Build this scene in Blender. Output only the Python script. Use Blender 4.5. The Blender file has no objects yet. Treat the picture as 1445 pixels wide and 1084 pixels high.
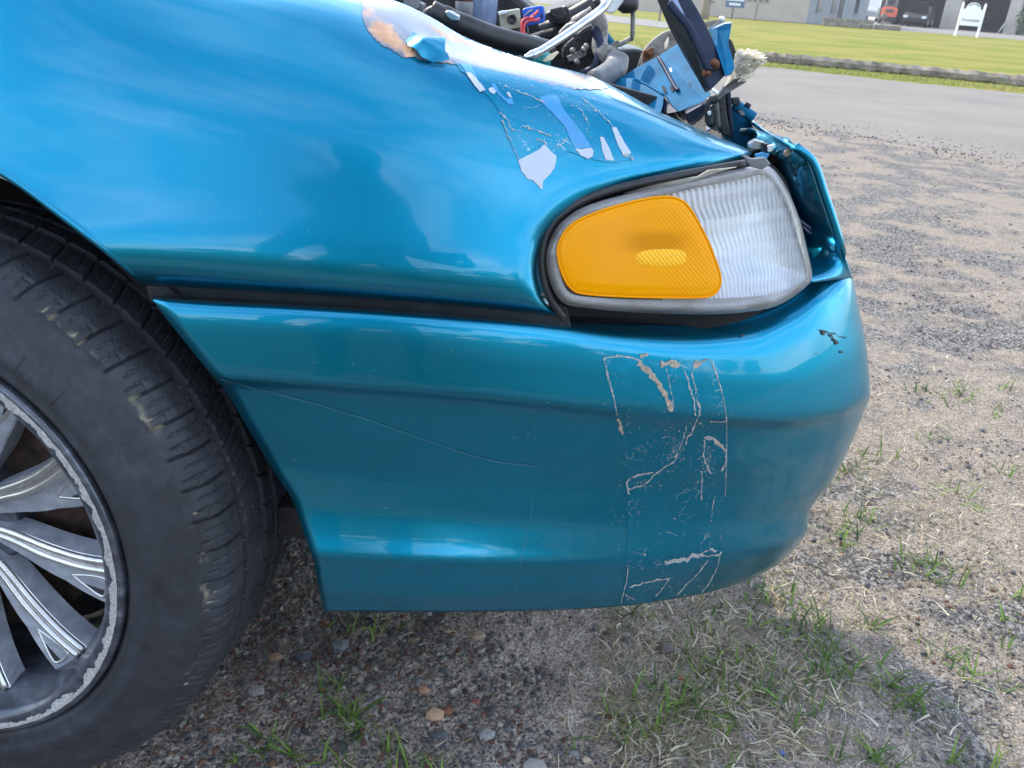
import bpy, math, random
import numpy as np
from mathutils import Vector, Matrix
from mathutils.bvhtree import BVHTree
from mathutils.geometry import delaunay_2d_cdt

scene = bpy.context.scene
COL = scene.collection
R_ = math.radians

# ------------------------------------------------------------------ camera
FPX, CX, CY, CAMZ = 1200.0, 722.5, 542.0, 0.87
PITCH, ROLL = R_(25.15), R_(4.3)
cF = np.array([0, math.cos(PITCH), -math.sin(PITCH)])
_R0 = np.array([1.0, 0, 0]); _U0 = np.cross(_R0, cF)
cR = math.cos(ROLL)*_R0 + math.sin(ROLL)*_U0
cU = -math.sin(ROLL)*_R0 + math.cos(ROLL)*_U0
CAM = np.array([0, 0, CAMZ])
cam_d = bpy.data.cameras.new("camera"); cam = bpy.data.objects.new("camera", cam_d); COL.objects.link(cam)
cam_d.sensor_width = 36; cam_d.lens = FPX/1445*36; cam_d.clip_start = 0.02; cam_d.clip_end = 2000
M = Matrix(((cR[0], cU[0], -cF[0], 0), (cR[1], cU[1], -cF[1], 0), (cR[2], cU[2], -cF[2], CAMZ), (0, 0, 0, 1)))
cam.matrix_world = M
scene.camera = cam
cam_d.dof.use_dof = True; cam_d.dof.focus_distance = 0.95; cam_d.dof.aperture_fstop = 20.0

# ------------------------------------------------------------------ sky, sun, exposure
SUN = Vector((-0.46, 0.58, 0.68)).normalized()
world = bpy.data.worlds.new("World"); scene.world = world; world.use_nodes = True
wn = world.node_tree; wn.nodes.clear()
def wnode(t, **k):
    n = wn.nodes.new(t)
    for a, b in k.items(): setattr(n, a, b)
    return n
sky = wnode("ShaderNodeTexSky", sky_type='NISHITA', sun_disc=False)
sky.sun_elevation = math.asin(SUN.z); sky.sun_rotation = math.atan2(SUN.x, SUN.y)
sky.air_density = 1.0; sky.dust_density = 0.6; sky.ozone_density = 1.2
tc = wnode("ShaderNodeTexCoord")
mp = wnode("ShaderNodeMapping"); mp.inputs['Scale'].default_value = (1.0, 1.0, 1.5); mp.inputs['Location'].default_value = (5.3, .9, 2.0)
nz = wnode("ShaderNodeTexNoise"); nz.inputs['Scale'].default_value = 3.0; nz.inputs['Detail'].default_value = 8; nz.inputs['Roughness'].default_value = 0.6
rp = wnode("ShaderNodeValToRGB"); rp.color_ramp.elements[0].position = 0.43; rp.color_ramp.elements[1].position = 0.66
mx = wnode("ShaderNodeMix", data_type='RGBA'); mx.inputs[7].default_value = (14, 14.6, 15.6, 1)
ml = wnode("ShaderNodeMath", operation='MULTIPLY'); ml.inputs[1].default_value = 0.8
bg = wnode("ShaderNodeBackground"); bg.inputs['Strength'].default_value = 0.15
wo = wnode("ShaderNodeOutputWorld")
L = wn.links.new
L(tc.outputs['Generated'], mp.inputs['Vector']); L(mp.outputs[0], nz.inputs['Vector']); L(nz.outputs['Fac'], rp.inputs[0])
sx = wnode("ShaderNodeSeparateXYZ"); L(tc.outputs['Generated'], sx.inputs[0])
mr = wnode("ShaderNodeMapRange"); mr.inputs[1].default_value = .25; mr.inputs[2].default_value = .95; mr.inputs[3].default_value = .62; mr.inputs[4].default_value = .25
L(sx.outputs['Z'], mr.inputs[0]); L(mr.outputs[0], ml.inputs[1])
L(rp.outputs[0], ml.inputs[0]); L(ml.outputs[0], mx.inputs[0]); L(sky.outputs[0], mx.inputs[6]); L(mx.outputs[2], bg.inputs['Color']); L(bg.outputs[0], wo.inputs['Surface'])
sun_d = bpy.data.lights.new("sun", 'SUN'); sun_d.energy = 2.0; sun_d.angle = R_(0.9); sun_d.color = (1, 0.91, 0.78)
sun = bpy.data.objects.new("sun", sun_d); COL.objects.link(sun)
sun.rotation_euler = SUN.to_track_quat('Z', 'Y').to_euler(); sun.location = (0, 0, 20)
scene.view_settings.view_transform = 'Standard'; scene.view_settings.look = 'None'
scene.view_settings.gamma = 1; scene.view_settings.use_curve_mapping = False
scene.view_settings.exposure = 1.55
scene.cycles.max_bounces = 10; scene.cycles.transparent_max_bounces = 16
scene.cycles.use_denoising = True
scene.cycles.caustics_reflective = False; scene.cycles.caustics_refractive = False

# ------------------------------------------------------------------ maths helpers
rng = np.random.default_rng(7); random.seed(7)
def rays(px, py):
    px = np.asarray(px, float); py = np.asarray(py, float)
    return cF + np.multiply.outer((px-CX)/FPX, cR) - np.multiply.outer((py-CY)/FPX, cU)
def PY(px, py, y):
    d = rays(px, py); return CAM + d*(np.asarray(y)/d[..., 1])[..., None]
def PZ(px, py, z=0.0):
    d = rays(px, py); return CAM + d*((z-CAMZ)/d[..., 2])[..., None]
def q3(p): return PY(p[0], p[1], p[2])
def pchip(x, Y, xq):
    x = np.asarray(x, float); Y = np.asarray(Y, float); xq = np.asarray(xq, float)
    one = Y.ndim == 1
    if one: Y = Y[:, None]
    shp = Y.shape[1:]; Yf = Y.reshape(len(x), -1)
    h = np.diff(x)[:, None]; d = np.diff(Yf, axis=0)/h
    m = np.zeros_like(Yf)
    if len(x) == 2: m[:] = d[0]
    else:
        w1 = 2*h[1:]+h[:-1]; w2 = h[1:]+2*h[:-1]
        with np.errstate(divide='ignore', invalid='ignore'):
            hm = (w1+w2)/(w1/d[:-1]+w2/d[1:])
        m[1:-1] = np.where(d[:-1]*d[1:] > 0, hm, 0)
        m[0] = d[0]; m[-1] = d[-1]
    k = np.clip(np.searchsorted(x, xq, side='right')-1, 0, len(x)-2)
    t = ((xq-x[k])/(x[k+1]-x[k]))[:, None]; hh = h[k]
    r = (2*t**3-3*t**2+1)*Yf[k]+(t**3-2*t**2+t)*hh*m[k]+(-2*t**3+3*t**2)*Yf[k+1]+(t**3-t**2)*hh*m[k+1]
    r = r.reshape((len(xq),)+shp)
    return r[:, 0] if one else r
def catmull(P, n):
    P = np.asarray(P, float)
    Q = np.vstack([2*P[0]-P[1], P, 2*P[-1]-P[-2]])
    out = []
    for i in range(len(P)-1):
        a, b, c, d = Q[i:i+4]
        for t in np.linspace(0, 1, n, endpoint=False):
            out.append(0.5*((2*b)+(c-a)*t+(2*a-5*b+4*c-d)*t*t+(3*b-a-3*c+d)*t**3))
    out.append(P[-1]); return np.array(out)
def _h(i, j, s):
    v = (i*374761393 + j*668265263 + s*974634777) & 0xffffffff
    v = ((v ^ (v >> 13))*1274126177) & 0xffffffff
    return ((v ^ (v >> 16)) & 0xffff)/65535.0
def vnoise(x, y, s=0):
    x = np.asarray(x, float); y = np.asarray(y, float)
    i = np.floor(x).astype(np.int64); j = np.floor(y).astype(np.int64)
    u = x-i; v = y-j; u = u*u*(3-2*u); v = v*v*(3-2*v)
    return (_h(i, j, s)*(1-u)+_h(i+1, j, s)*u)*(1-v)+(_h(i, j+1, s)*(1-u)+_h(i+1, j+1, s)*u)*v
def fbm(x, y, o=4, s=0):
    r = 0; a = .5
    for k in range(o): r = r+a*vnoise(x*2**k, y*2**k, s+k*17); a *= .5
    return r

# ------------------------------------------------------------------ materials
MATS = {}
class NT:
    def __init__(s, name):
        s.m = bpy.data.materials.new(name); s.m.use_nodes = True; s.t = s.m.node_tree; s.t.nodes.clear()
        s.out = s.n("ShaderNodeOutputMaterial"); MATS[name] = s.m
        s._obj = None
    def n(s, t, **k):
        n = s.t.nodes.new(t)
        for a, b in k.items(): setattr(n, a, b)
        return n
    def l(s, a, b): s.t.links.new(a, b)
    def obj(s, scale=(1, 1, 1), rot=(0, 0, 0)):
        if s._obj is None: s._obj = s.n("ShaderNodeTexCoord")
        m = s.n("ShaderNodeMapping"); m.inputs['Scale'].default_value = scale; m.inputs['Rotation'].default_value = rot
        s.l(s._obj.outputs['Object'], m.inputs['Vector']); return m.outputs[0]
    def noise(s, scale, detail=4, rough=.55, vec=None):
        n = s.n("ShaderNodeTexNoise"); n.inputs['Scale'].default_value = scale; n.inputs['Detail'].default_value = detail; n.inputs['Roughness'].default_value = rough
        s.l(vec if vec is not None else s.obj(), n.inputs['Vector']); return n.outputs['Fac']
    def vor(s, scale, feature='F1', rnd=1.0, vec=None, out='Distance'):
        n = s.n("ShaderNodeTexVoronoi", feature=feature); n.inputs['Scale'].default_value = scale; n.inputs['Randomness'].default_value = rnd
        s.l(vec if vec is not None else s.obj(), n.inputs['Vector']); return n.outputs[out]
    def ramp(s, fac, stops):
        r = s.n("ShaderNodeValToRGB"); e = r.color_ramp.elements
        while len(e) < len(stops): e.new(.5)
        for a, (p, c) in zip(e, stops): a.position = p; a.color = c if len(c) == 4 else (*c, 1)
        s.l(fac, r.inputs[0]); return r.outputs[0]
    def step(s, fac, a, b):
        return s.ramp(fac, [(a, (0, 0, 0)), (b, (1, 1, 1))]) if a < b else s.ramp(fac, [(b, (1, 1, 1)), (a, (0, 0, 0))])
    def mix(s, f, a, b, mode='MIX'):
        m = s.n("ShaderNodeMix", data_type='RGBA', blend_type=mode)
        for v, i in ((f, 0), (a, 6), (b, 7)):
            if isinstance(v, (int, float)): m.inputs[i].default_value = v
            elif isinstance(v, tuple): m.inputs[i].default_value = (*v, 1) if len(v) == 3 else v
            else: s.l(v, m.inputs[i])
        return m.outputs[2]
    def math(s, op, a, b=None):
        m = s.n("ShaderNodeMath", operation=op)
        for v, i in ((a, 0), (b, 1)):
            if v is None: continue
            if isinstance(v, (int, float)): m.inputs[i].default_value = v
            else: s.l(v, m.inputs[i])
        return m.outputs[0]
    def bump(s, h, strength=.3, dist=.001, normal=None):
        b = s.n("ShaderNodeBump"); b.inputs['Strength'].default_value = strength; b.inputs['Distance'].default_value = dist
        s.l(h, b.inputs['Height'])
        if normal is not None: s.l(normal, b.inputs['Normal'])
        return b.outputs[0]
    def attr(s, name):
        a = s.n("ShaderNodeAttribute"); a.attribute_name = name; return a
    def bsdf(s, color=(.5, .5, .5), rough=.5, metal=0., normal=None, out=True, **k):
        b = s.n("ShaderNodeBsdfPrincipled")
        def setv(nm, v):
            if v is None: return
            if isinstance(v, (int, float)): b.inputs[nm].default_value = v
            elif isinstance(v, tuple): b.inputs[nm].default_value = (*v, 1) if len(v) == 3 else v
            else: s.l(v, b.inputs[nm])
        setv('Base Color', color); setv('Roughness', rough); setv('Metallic', metal); setv('Normal', normal)
        for a, v in k.items(): setv(a, v)
        if out: s.l(b.outputs[0], s.out.inputs['Surface'])
        return b.outputs[0]

def simple(name, color, rough=.5, metal=0., nscale=40., nvar=.25, bump=.15, bdist=.0006, **k):
    t = NT(name); f = t.noise(nscale, 5)
    dark = tuple(c*(1-nvar) for c in color); light = tuple(min(1, c*(1+nvar)) for c in color)
    c = t.ramp(f, [(.3, dark), (.7, light)])
    f2 = t.noise(nscale*6, 3)
    t.bsdf(c, rough, metal, normal=t.bump(f2, bump, bdist), **k); return t.m

def paint(name, base, metal=.9, rough=.34, dust=.55, coat=.65, coatr=.03):
    t = NT(name)
    big = t.noise(5, 4); c = t.mix(t.step(big, .35, .7), tuple(x*.93 for x in base), tuple(x*1.05 for x in base))
    sp = t.step(t.vor(260, vec=t.obj()), .055, .03)           # tiny chips and dust specks
    keep = t.step(t.noise(22, 3), .60, .70)
    spk = t.math('MULTIPLY', t.math('MULTIPLY', sp, keep), dust)
    c = t.mix(spk, c, (.62, .66, .66))
    film = t.math('MULTIPLY', t.step(t.noise(60, 6, .7, t.obj((1, 1, .35))), .5, .95), .006)
    c = t.mix(film, c, (.45, .5, .5))
    cr = t.math('ADD', t.math('MULTIPLY', t.step(t.noise(9, 5), .45, .8), .07), coatr)
    orange = t.noise(420, 2)
    nrm = t.bump(orange, .04, .0004)
    t.bsdf(c, rough, metal, normal=nrm, **{'Coat Weight': coat, 'Coat Roughness': cr, 'Coat IOR': 1.5})
    return t.m

TEAL = (.0, .24, .39)
paint("teal_paint", TEAL)
paint("teal_paint_dull", (.004, .16, .25), metal=.5, rough=.5, dust=1.0, coat=.25, coatr=.2)
simple("blue_bay_paint", (.008, .125, .25), .6, 0, 30, .3, .1, **{'Specular IOR Level': .08})
simple("navy_metal", (.016, .024, .05), .5, .2, 30, .5, .2, **{'Specular IOR Level': .3})
simple("black_plastic", (.018, .018, .02), .45, 0, 60, .4, .25)
simple("grey_plastic", (.16, .165, .17), .5, 0, 60, .3, .2)
simple("black_void", (.006, .006, .007), .8, 0, 30, .3)
simple("dark_engine", (.022, .022, .024), .6, .2, 50, .6, .6, .004)
simple("cast_metal", (.22, .21, .2), .5, .6, 70, .4, .6, .002)
simple("silver_metal", (.55, .56, .58), .28, .9, 60, .2, .15)
simple("rust", (.17, .07, .03), .9, .1, 120, .5, .8, .002)
simple("dirty_alu", (.30, .28, .25), .75, .3, 90, .5, .9, .004)
simple("beige_plastic", (.36, .34, .27), .5, 0, 50, .2)
simple("blue_plastic", (.02, .10, .52), .35, 0, 50, .2)
simple("red_wire", (.55, .05, .05), .45, 0, 50, .2)
simple("brown_cap", (.28, .07, .035), .5, 0, 60, .3)
simple("tank_plastic", (.20, .27, .42), .25, .1, 25, .35, **{'Coat Weight': .4})
simple("teal_cap", (.0, .26, .25), .35, 0, 40, .3)
simple("clear_chunk", (.75, .77, .78), .15, .2, 40, .2)
t = NT("white_fibre"); n1 = t.noise(220, 4); c = t.ramp(n1, [(.3, (.75, .69, .57)), (.7, (.95, .92, .84))])
b = t.bsdf(c, .9, 0, out=False); tl = t.n("ShaderNodeBsdfTranslucent"); t.l(c, tl.inputs[0]); ms = t.n("ShaderNodeMixShader"); ms.inputs[0].default_value = .5
t.l(b, ms.inputs[1]); t.l(tl.outputs[0], ms.inputs[2]); t.l(ms.outputs[0], t.out.inputs['Surface'])
simple("dark_flap", (.06, .06, .055), .8, 0, 100, .6, .8, .002)

t = NT("peeled_primer")   # bare, sun-bleached primer on the fender shoulder with rust edges
n1 = t.noise(14, 6, .6); n2 = t.noise(46, 6, .65); at = t.attr("rust")
c = t.ramp(n1, [(.3, (.11, .13, .165)), (.7, (.21, .23, .265))])
rc = t.ramp(n2, [(.3, (.30, .13, .055)), (.6, (.50, .30, .17)), (.8, (.62, .48, .36))])
rm = t.step(t.math('ADD', at.outputs['Fac'], t.math('MULTIPLY', t.math('SUBTRACT', n2, .5), 1.5)), .32, .60)
c = t.mix(rm, c, rc)
t.bsdf(c, t.mix(rm, (.25,)*3, (.8,)*3), 0.1, normal=t.bump(t.noise(200, 4), .12, .0006), **{'Coat Weight': .5, 'Coat Roughness': .1})
simple("white_base", (.46, .51, .58), .35, 0, 60, .05, .08, **{'Coat Weight': .3})
simple("light_blue_base", (.05, .28, .55), .35, .1, 60, .08, .08, **{'Coat Weight': .3})
t = NT("residue"); n1 = t.noise(420, 4); b = t.bsdf(t.ramp(n1, [(.3, (.32, .33, .32)), (.7, (.55, .55, .52))]), .8, 0, out=False, normal=t.bump(n1, .6, .001))
tr = t.n("ShaderNodeBsdfTransparent"); ms = t.n("ShaderNodeMixShader"); t.l(t.step(t.noise(900, 3), .36, .52), ms.inputs[0]); t.l(tr.outputs[0], ms.inputs[1]); t.l(b, ms.inputs[2]); t.l(ms.outputs[0], t.out.inputs['Surface'])
simple("tan_residue", (.38, .31, .24), .85, 0, 300, .5, .6, .001)
t = NT("stripe_ghost")    # dull clear-coat-less paint where a stripe used to be, with crazing
c0 = t.mix(t.noise(10, 4), tuple(x*.88 for x in TEAL), tuple(x*1.0 for x in TEAL))
warp = t.obj((1, 1, 1))
cr1 = t.step(t.vor(85, 'DISTANCE_TO_EDGE'), .035, .008)
msk = t.step(t.noise(26, 5, .6), .52, .62)
brk = t.step(t.noise(150, 3), .45, .55)
k = t.math('MULTIPLY', t.math('MULTIPLY', cr1, msk), t.math('MULTIPLY', brk, .75))
c = t.mix(k, c0, (.55, .62, .62))
t.bsdf(c, .38, .88, normal=t.bump(t.noise(38, 4, .6, t.obj((1, 1, .45))), .35, .004), **{'Coat Weight': .6, 'Coat Roughness': .09})

t = NT("tyre_rubber")
n1 = t.noise(18, 6, .62); n2 = t.noise(120, 5)
n3 = t.noise(70, 6, .7); c = t.mix(.16, t.ramp(n1, [(.32, (.012, .013, .017)), (.58, (.024, .027, .034)), (.78, (.055, .06, .072))]), t.ramp(n3, [(.4, (.012, .013, .016)), (.62, (.06, .066, .08)), (.75, (.15, .155, .17))]))
at = t.attr("mud")
mk = t.step(t.math('MULTIPLY', at.outputs['Fac'], t.math('ADD', n2, .35)), .42, .7)
c = t.mix(mk, c, t.ramp(n2, [(.3, (.16, .145, .10)), (.7, (.26, .245, .18))]))
t.bsdf(c, t.ramp(n2, [(.3, (.5,)*3), (.7, (.75,)*3)]), 0, normal=t.bump(t.noise(350, 3), .25, .0006))
t = NT("dark_rim")
n1 = t.noise(30, 6, .6, t.obj((1, 1, 2)))
c = t.ramp(n1, [(.42, (.055, .062, .08)), (.60, (.11, .12, .15)), (.74, (.26, .28, .32))])
t.bsdf(c, .35, .55, normal=t.bump(t.noise(200, 3), .12, .0005), **{'Coat Weight': .5, 'Coat Roughness': .12})
t = NT("spoke_grey")
n1 = t.noise(34, 6, .65, t.obj((1, 1, 2)))
t.bsdf(t.ramp(n1, [(.40, (.30, .32, .37)), (.60, (.44, .47, .52)), (.74, (.58, .60, .62))]), .42, .3, normal=t.bump(t.noise(200, 3), .12, .0005), **{'Coat Weight': .4, 'Coat Roughness': .15})
simple("machined_alu", (.62, .61, .59), .26, .85, 50, .15, .1)
t = NT("scuffed_alu")
n1 = t.noise(260, 4, .7, t.obj((1, 1, 1)))
t.bsdf(t.ramp(n1, [(.3, (.30, .29, .28)), (.7, (.66, .65, .63))]), .6, .45, normal=t.bump(n1, .9, .002))
simple("brake_rust", (.06, .035, .025), .8, .3, 60, .6, .5, .002)

t = NT("clear_lens")
b = t.bsdf((.80, .82, .85), .10, 0, out=False, **{'Specular IOR Level': .8, 'Coat Weight': .6, 'Coat Roughness': .05})
tr = t.n("ShaderNodeBsdfTransparent"); tr.inputs[0].default_value = (.93, .95, .98, 1)
ms = t.n("ShaderNodeMixShader"); ms.inputs[0].default_value = .5
t.l(tr.outputs[0], ms.inputs[1]); t.l(b, ms.inputs[2]); t.l(ms.outputs[0], t.out.inputs['Surface'])
t = NT("aged_lens_edge")
n1 = t.noise(40, 6, .65, t.obj((.3, 1, 1)))
b = t.bsdf(t.ramp(n1, [(.35, (.17, .155, .145)), (.7, (.42, .41, .40))]), .28, 0, out=False, **{'Coat Weight': .5, 'Coat Roughness': .15})
tr = t.n("ShaderNodeBsdfTransparent"); tr.inputs[0].default_value = (.8, .8, .8, 1)
ms = t.n("ShaderNodeMixShader"); ms.inputs[0].default_value = .72
t.l(tr.outputs[0], ms.inputs[1]); t.l(b, ms.inputs[2]); t.l(ms.outputs[0], t.out.inputs['Surface'])
t = NT("amber_lens")
v = t.vor(330, 'F1', 0.0, t.obj((1, .0, 1.0), (0, R_(45), 0)))
at = t.attr("prism")
pr = t.math('MULTIPLY', v, at.outputs['Fac'])
nm = t.bump(pr, .6, .0012)
b = t.bsdf(t.mix(t.noise(14, 4), (1.0, .36, .0), (1.0, .43, .001)), .18, 0, normal=nm, out=False, **{'Coat Weight': .06, 'Coat Roughness': .15, 'Specular IOR Level': .12})
tr = t.n("ShaderNodeBsdfTransparent"); tr.inputs[0].default_value = (1.0, .58, .02, 1)
ms = t.n("ShaderNodeMixShader"); at2 = t.attr('window'); t.l(t.math('SUBTRACT', .80, t.math('MULTIPLY', at2.outputs['Fac'], .24)), ms.inputs[0])
t.l(tr.outputs[0], ms.inputs[1]); t.l(b, ms.inputs[2]); t.l(ms.outputs[0], t.out.inputs['Surface'])
t = NT("reflex_amber"); v = t.vor(330, 'F1', 0.0, t.obj((1, .0, 1.0), (0, R_(45), 0)))
t.bsdf(t.ramp(v, [(.0, (1.0, .62, .03)), (.55, (1.0, .42, .004))]), .15, 0, normal=t.bump(v, .8, .0014), **{'Specular IOR Level': .3})
simple("reflector", (.80, .81, .82), .25, .8, 30, .1, .05)
simple("amber_reflector", (.95, .75, .35), .4, .1, 30, .1, .05)
simple("bulb_dark", (.45, .20, .04), .5, 0, 30, .2)

t = NT("dirt")
P_ = t.obj()
n0 = t.noise(.9, 5, .6); n1 = t.noise(5, 6, .62); n2 = t.noise(60, 5, .65); n3 = t.noise(380, 3, .6)
sand = t.ramp(n2, [(.3, (.175, .145, .115)), (.7, (.29, .25, .205))])
grit = t.ramp(t.vor(150, vec=t.obj(), out='Color'), [(.2, (.05, .047, .046)), (.5, (.135, .128, .12)), (.9, (.26, .245, .225))])
gm = t.step(t.math('ADD', n1, t.math('MULTIPLY', t.math('SUBTRACT', n0, .5), .8)), .47, .58)
at = t.attr("dark")  # mask of the shaded ground that gets the paler colour
c = t.mix(gm, sand, grit)
soil = t.ramp(n2, [(.25, (.15, .125, .105)), (.5, (.38, .32, .27)), (.75, (.58, .51, .44))])  # soil painted paler to offset the shade of the car
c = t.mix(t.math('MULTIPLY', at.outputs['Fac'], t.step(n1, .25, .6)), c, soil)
c = t.mix(t.step(n3, .62, .75), c, (.36, .335, .30))
pep = t.ramp(t.vor(430, vec=t.obj(), out='Color'), [(.15, (.42, .42, .43)), (.5, (.95, .95, .95)), (.85, (1.55, 1.52, 1.48))])
c = t.mix(.85, c, t.mix(1.0, c, pep, 'MULTIPLY'))
hh = t.math('ADD', t.math('MULTIPLY', n2, .6), t.math('ADD', t.math('MULTIPLY', n3, .35), t.math('MULTIPLY', t.vor(170), .5)))
t.bsdf(c, .95, 0, normal=t.bump(hh, .9, .006), **{'Specular IOR Level': .15})
t = NT("asphalt")
n1 = t.noise(.8, 6, .6); n2 = t.noise(60, 5, .7)
c = t.mix(t.step(n1, .35, .7), t.ramp(n2, [(.3, (.125, .113, .10)), (.7, (.20, .183, .162))]), t.ramp(n2, [(.3, (.175, .155, .13)), (.7, (.25, .222, .188))]))
t.bsdf(c, .9, 0, normal=t.bump(n2, .6, .006), **{'Specular IOR Level': .2})
t = NT("lawn")
n1 = t.noise(.35, 6, .62, t.obj((1, 1.6, 1))); n2 = t.noise(9, 6, .7)
c = t.mix(t.step(n1, .40, .56), t.ramp(n2, [(.3, (.085, .12, .010)), (.7, (.19, .205, .025))]), t.ramp(n2, [(.3, (.18, .165, .03)), (.7, (.27, .235, .06))]))
t.bsdf(c, .95, 0, normal=t.bump(n2, .8, .05), **{'Specular IOR Level': .1})
simple("dark_unseen_ground", (.035, .05, .018), .95, 0, 3, .3, .8, .05)  # for the ground added out of view behind the camera
simple("concrete", (.17, .158, .142), .9, 0, 2.5, .2, .4, .004)
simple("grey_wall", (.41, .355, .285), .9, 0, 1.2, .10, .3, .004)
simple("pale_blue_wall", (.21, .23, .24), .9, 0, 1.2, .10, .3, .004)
simple("garage_wall", (.37, .335, .29), .8, 0, 1.2, .12, .3, .004)
simple("window_dark", (.05, .06, .07), .15, 0, 3, .3)
simple("interior_dark", (.03, .03, .035), .8, 0, 3, .4)
simple("weathered_wood", (.19, .165, .13), .95, 0, 6, .45, .9, .02)
simple("pole_wood", (.21, .17, .13), .9, 0, 6, .3, .6, .01)
simple("white_board", (.80, .80, .79), .5, 0, 5, .03)
simple("blue_board", (.05, .10, .20), .5, 0, 5, .1)
simple("tan_board", (.33, .29, .25), .7, 0, 5, .1)
simple("letter_dark", (.10, .10, .12), .6)
simple("letter_white", (.7, .72, .74), .6)
simple("orange_paint", (.75, .13, .04), .4, 0, 8, .1)
simple("car_black", (.012, .013, .016), .7, 0, 8, .2)
simple("car_silver", (.36, .39, .41), .5, .3, 8, .1)
simple("lamp_white", (.75, .77, .78), .2)
simple("bush_green", (.06, .10, .035), .8, 0, 3, .4)
t = NT("tree_leaf"); t.bsdf(t.ramp(t.noise(.5, 3), [(.3, (.035, .06, .02)), (.7, (.075, .11, .035))]), .8)
simple("bark", (.10, .08, .06), .9, 0, 5, .4, .8, .03)
t = NT("stone_mix"); a = t.attr("Col"); t.bsdf(t.mix(.35, a.outputs['Color'], t.mix(t.noise(300, 4), (.02,)*3, (.5, .48, .45)), 'OVERLAY'), .85, 0, normal=t.bump(t.noise(420, 4), .5, .002))
t = NT("grass_blade"); a = t.attr("Col"); b = t.bsdf(a.outputs['Color'], .6, 0, out=False, **{'Specular IOR Level': .25})
tl = t.n("ShaderNodeBsdfTranslucent"); t.l(a.outputs['Color'], tl.inputs[0]); ms = t.n("ShaderNodeMixShader"); ms.inputs[0].default_value = .3
t.l(b, ms.inputs[1]); t.l(tl.outputs[0], ms.inputs[2]); t.l(ms.outputs[0], t.out.inputs['Surface'])
t = NT("haze"); v = t.n("ShaderNodeVolumePrincipled"); v.inputs['Color'].default_value = (.93, .95, 1, 1); v.inputs['Density'].default_value = .0009; v.inputs['Anisotropy'].default_value = .3; t.l(v.outputs[0], t.out.inputs['Volume'])
simple("cloth_dark", (.02, .022, .03), .9, 0, 60, .2)
simple("skin", (.45, .28, .2), .6, 0, 60, .1)

# ------------------------------------------------------------------ object helpers
def wloc(o):
    v = np.zeros(3)
    while o is not None: v += np.array(o.location); o = o.parent
    return v
def mesh_obj(name, V, Fc, mat, parent=None, smooth=False, attrs=None, mats=None, midx=None):
    V = np.asarray(V, float)
    if parent is not None: V = V-wloc(parent)
    me = bpy.data.meshes.new(name)
    Fc = list(map(tuple, Fc)) if not isinstance(Fc, np.ndarray) else Fc
    if isinstance(Fc, np.ndarray):
        nf, k = Fc.shape
        me.vertices.add(len(V)); me.vertices.foreach_set("co", V.astype(np.float32).ravel())
        me.loops.add(nf*k); me.loops.foreach_set("vertex_index", Fc.astype(np.int32).ravel())
        me.polygons.add(nf); me.polygons.foreach_set("loop_start", np.arange(0, nf*k, k, dtype=np.int32))
        me.update(calc_edges=True); me.validate()
    else:
        me.from_pydata(V.tolist(), [], Fc); me.update()
    for m in (mats or [mat]): me.materials.append(MATS[m])
    if midx is not None: me.polygons.foreach_set("material_index", np.asarray(midx, np.int32))
    me.polygons.foreach_set("use_smooth", np.full(len(me.polygons), bool(smooth)))
    for k, a in (attrs or {}).items():
        a = np.asarray(a, np.float32)
        if a.ndim == 1:
            A = me.attributes.new(k, 'FLOAT', 'POINT'); A.data.foreach_set("value", a)
        else:
            A = me.attributes.new(k, 'FLOAT_COLOR', 'POINT')
            A.data.foreach_set("color", np.hstack([a, np.ones((len(a), 1), np.float32)]).ravel())
    o = bpy.data.objects.new(name, me); COL.objects.link(o)
    if parent is not None: o.parent = parent
    return o
def tag(o, label=None, cat=None, group=None, kind=None):
    if label: o['label'] = label
    if cat: o['category'] = cat
    if group: o['group'] = group
    if kind: o['kind'] = kind
    return o
def empty(name, loc, label=None, cat=None, group=None, parent=None):
    o = bpy.data.objects.new(name, None); COL.objects.link(o); o.empty_display_size = .1
    if parent is not None: o.parent = parent; o.location = Vector(loc)-Vector(wloc(parent))
    else: o.location = loc
    return tag(o, label, cat, group)
def grid_faces(nr, nc, wrap_c=False, wrap_r=False):
    i = np.arange(nr if wrap_r else nr-1)[:, None]; j = np.arange(nc if wrap_c else nc-1)[None]
    a = i*nc+j; b = i*nc+(j+1) % nc; c = ((i+1) % nr)*nc+(j+1) % nc; d = ((i+1) % nr)*nc+j
    return np.stack([a, b, c, d], -1).reshape(-1, 4)
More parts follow.
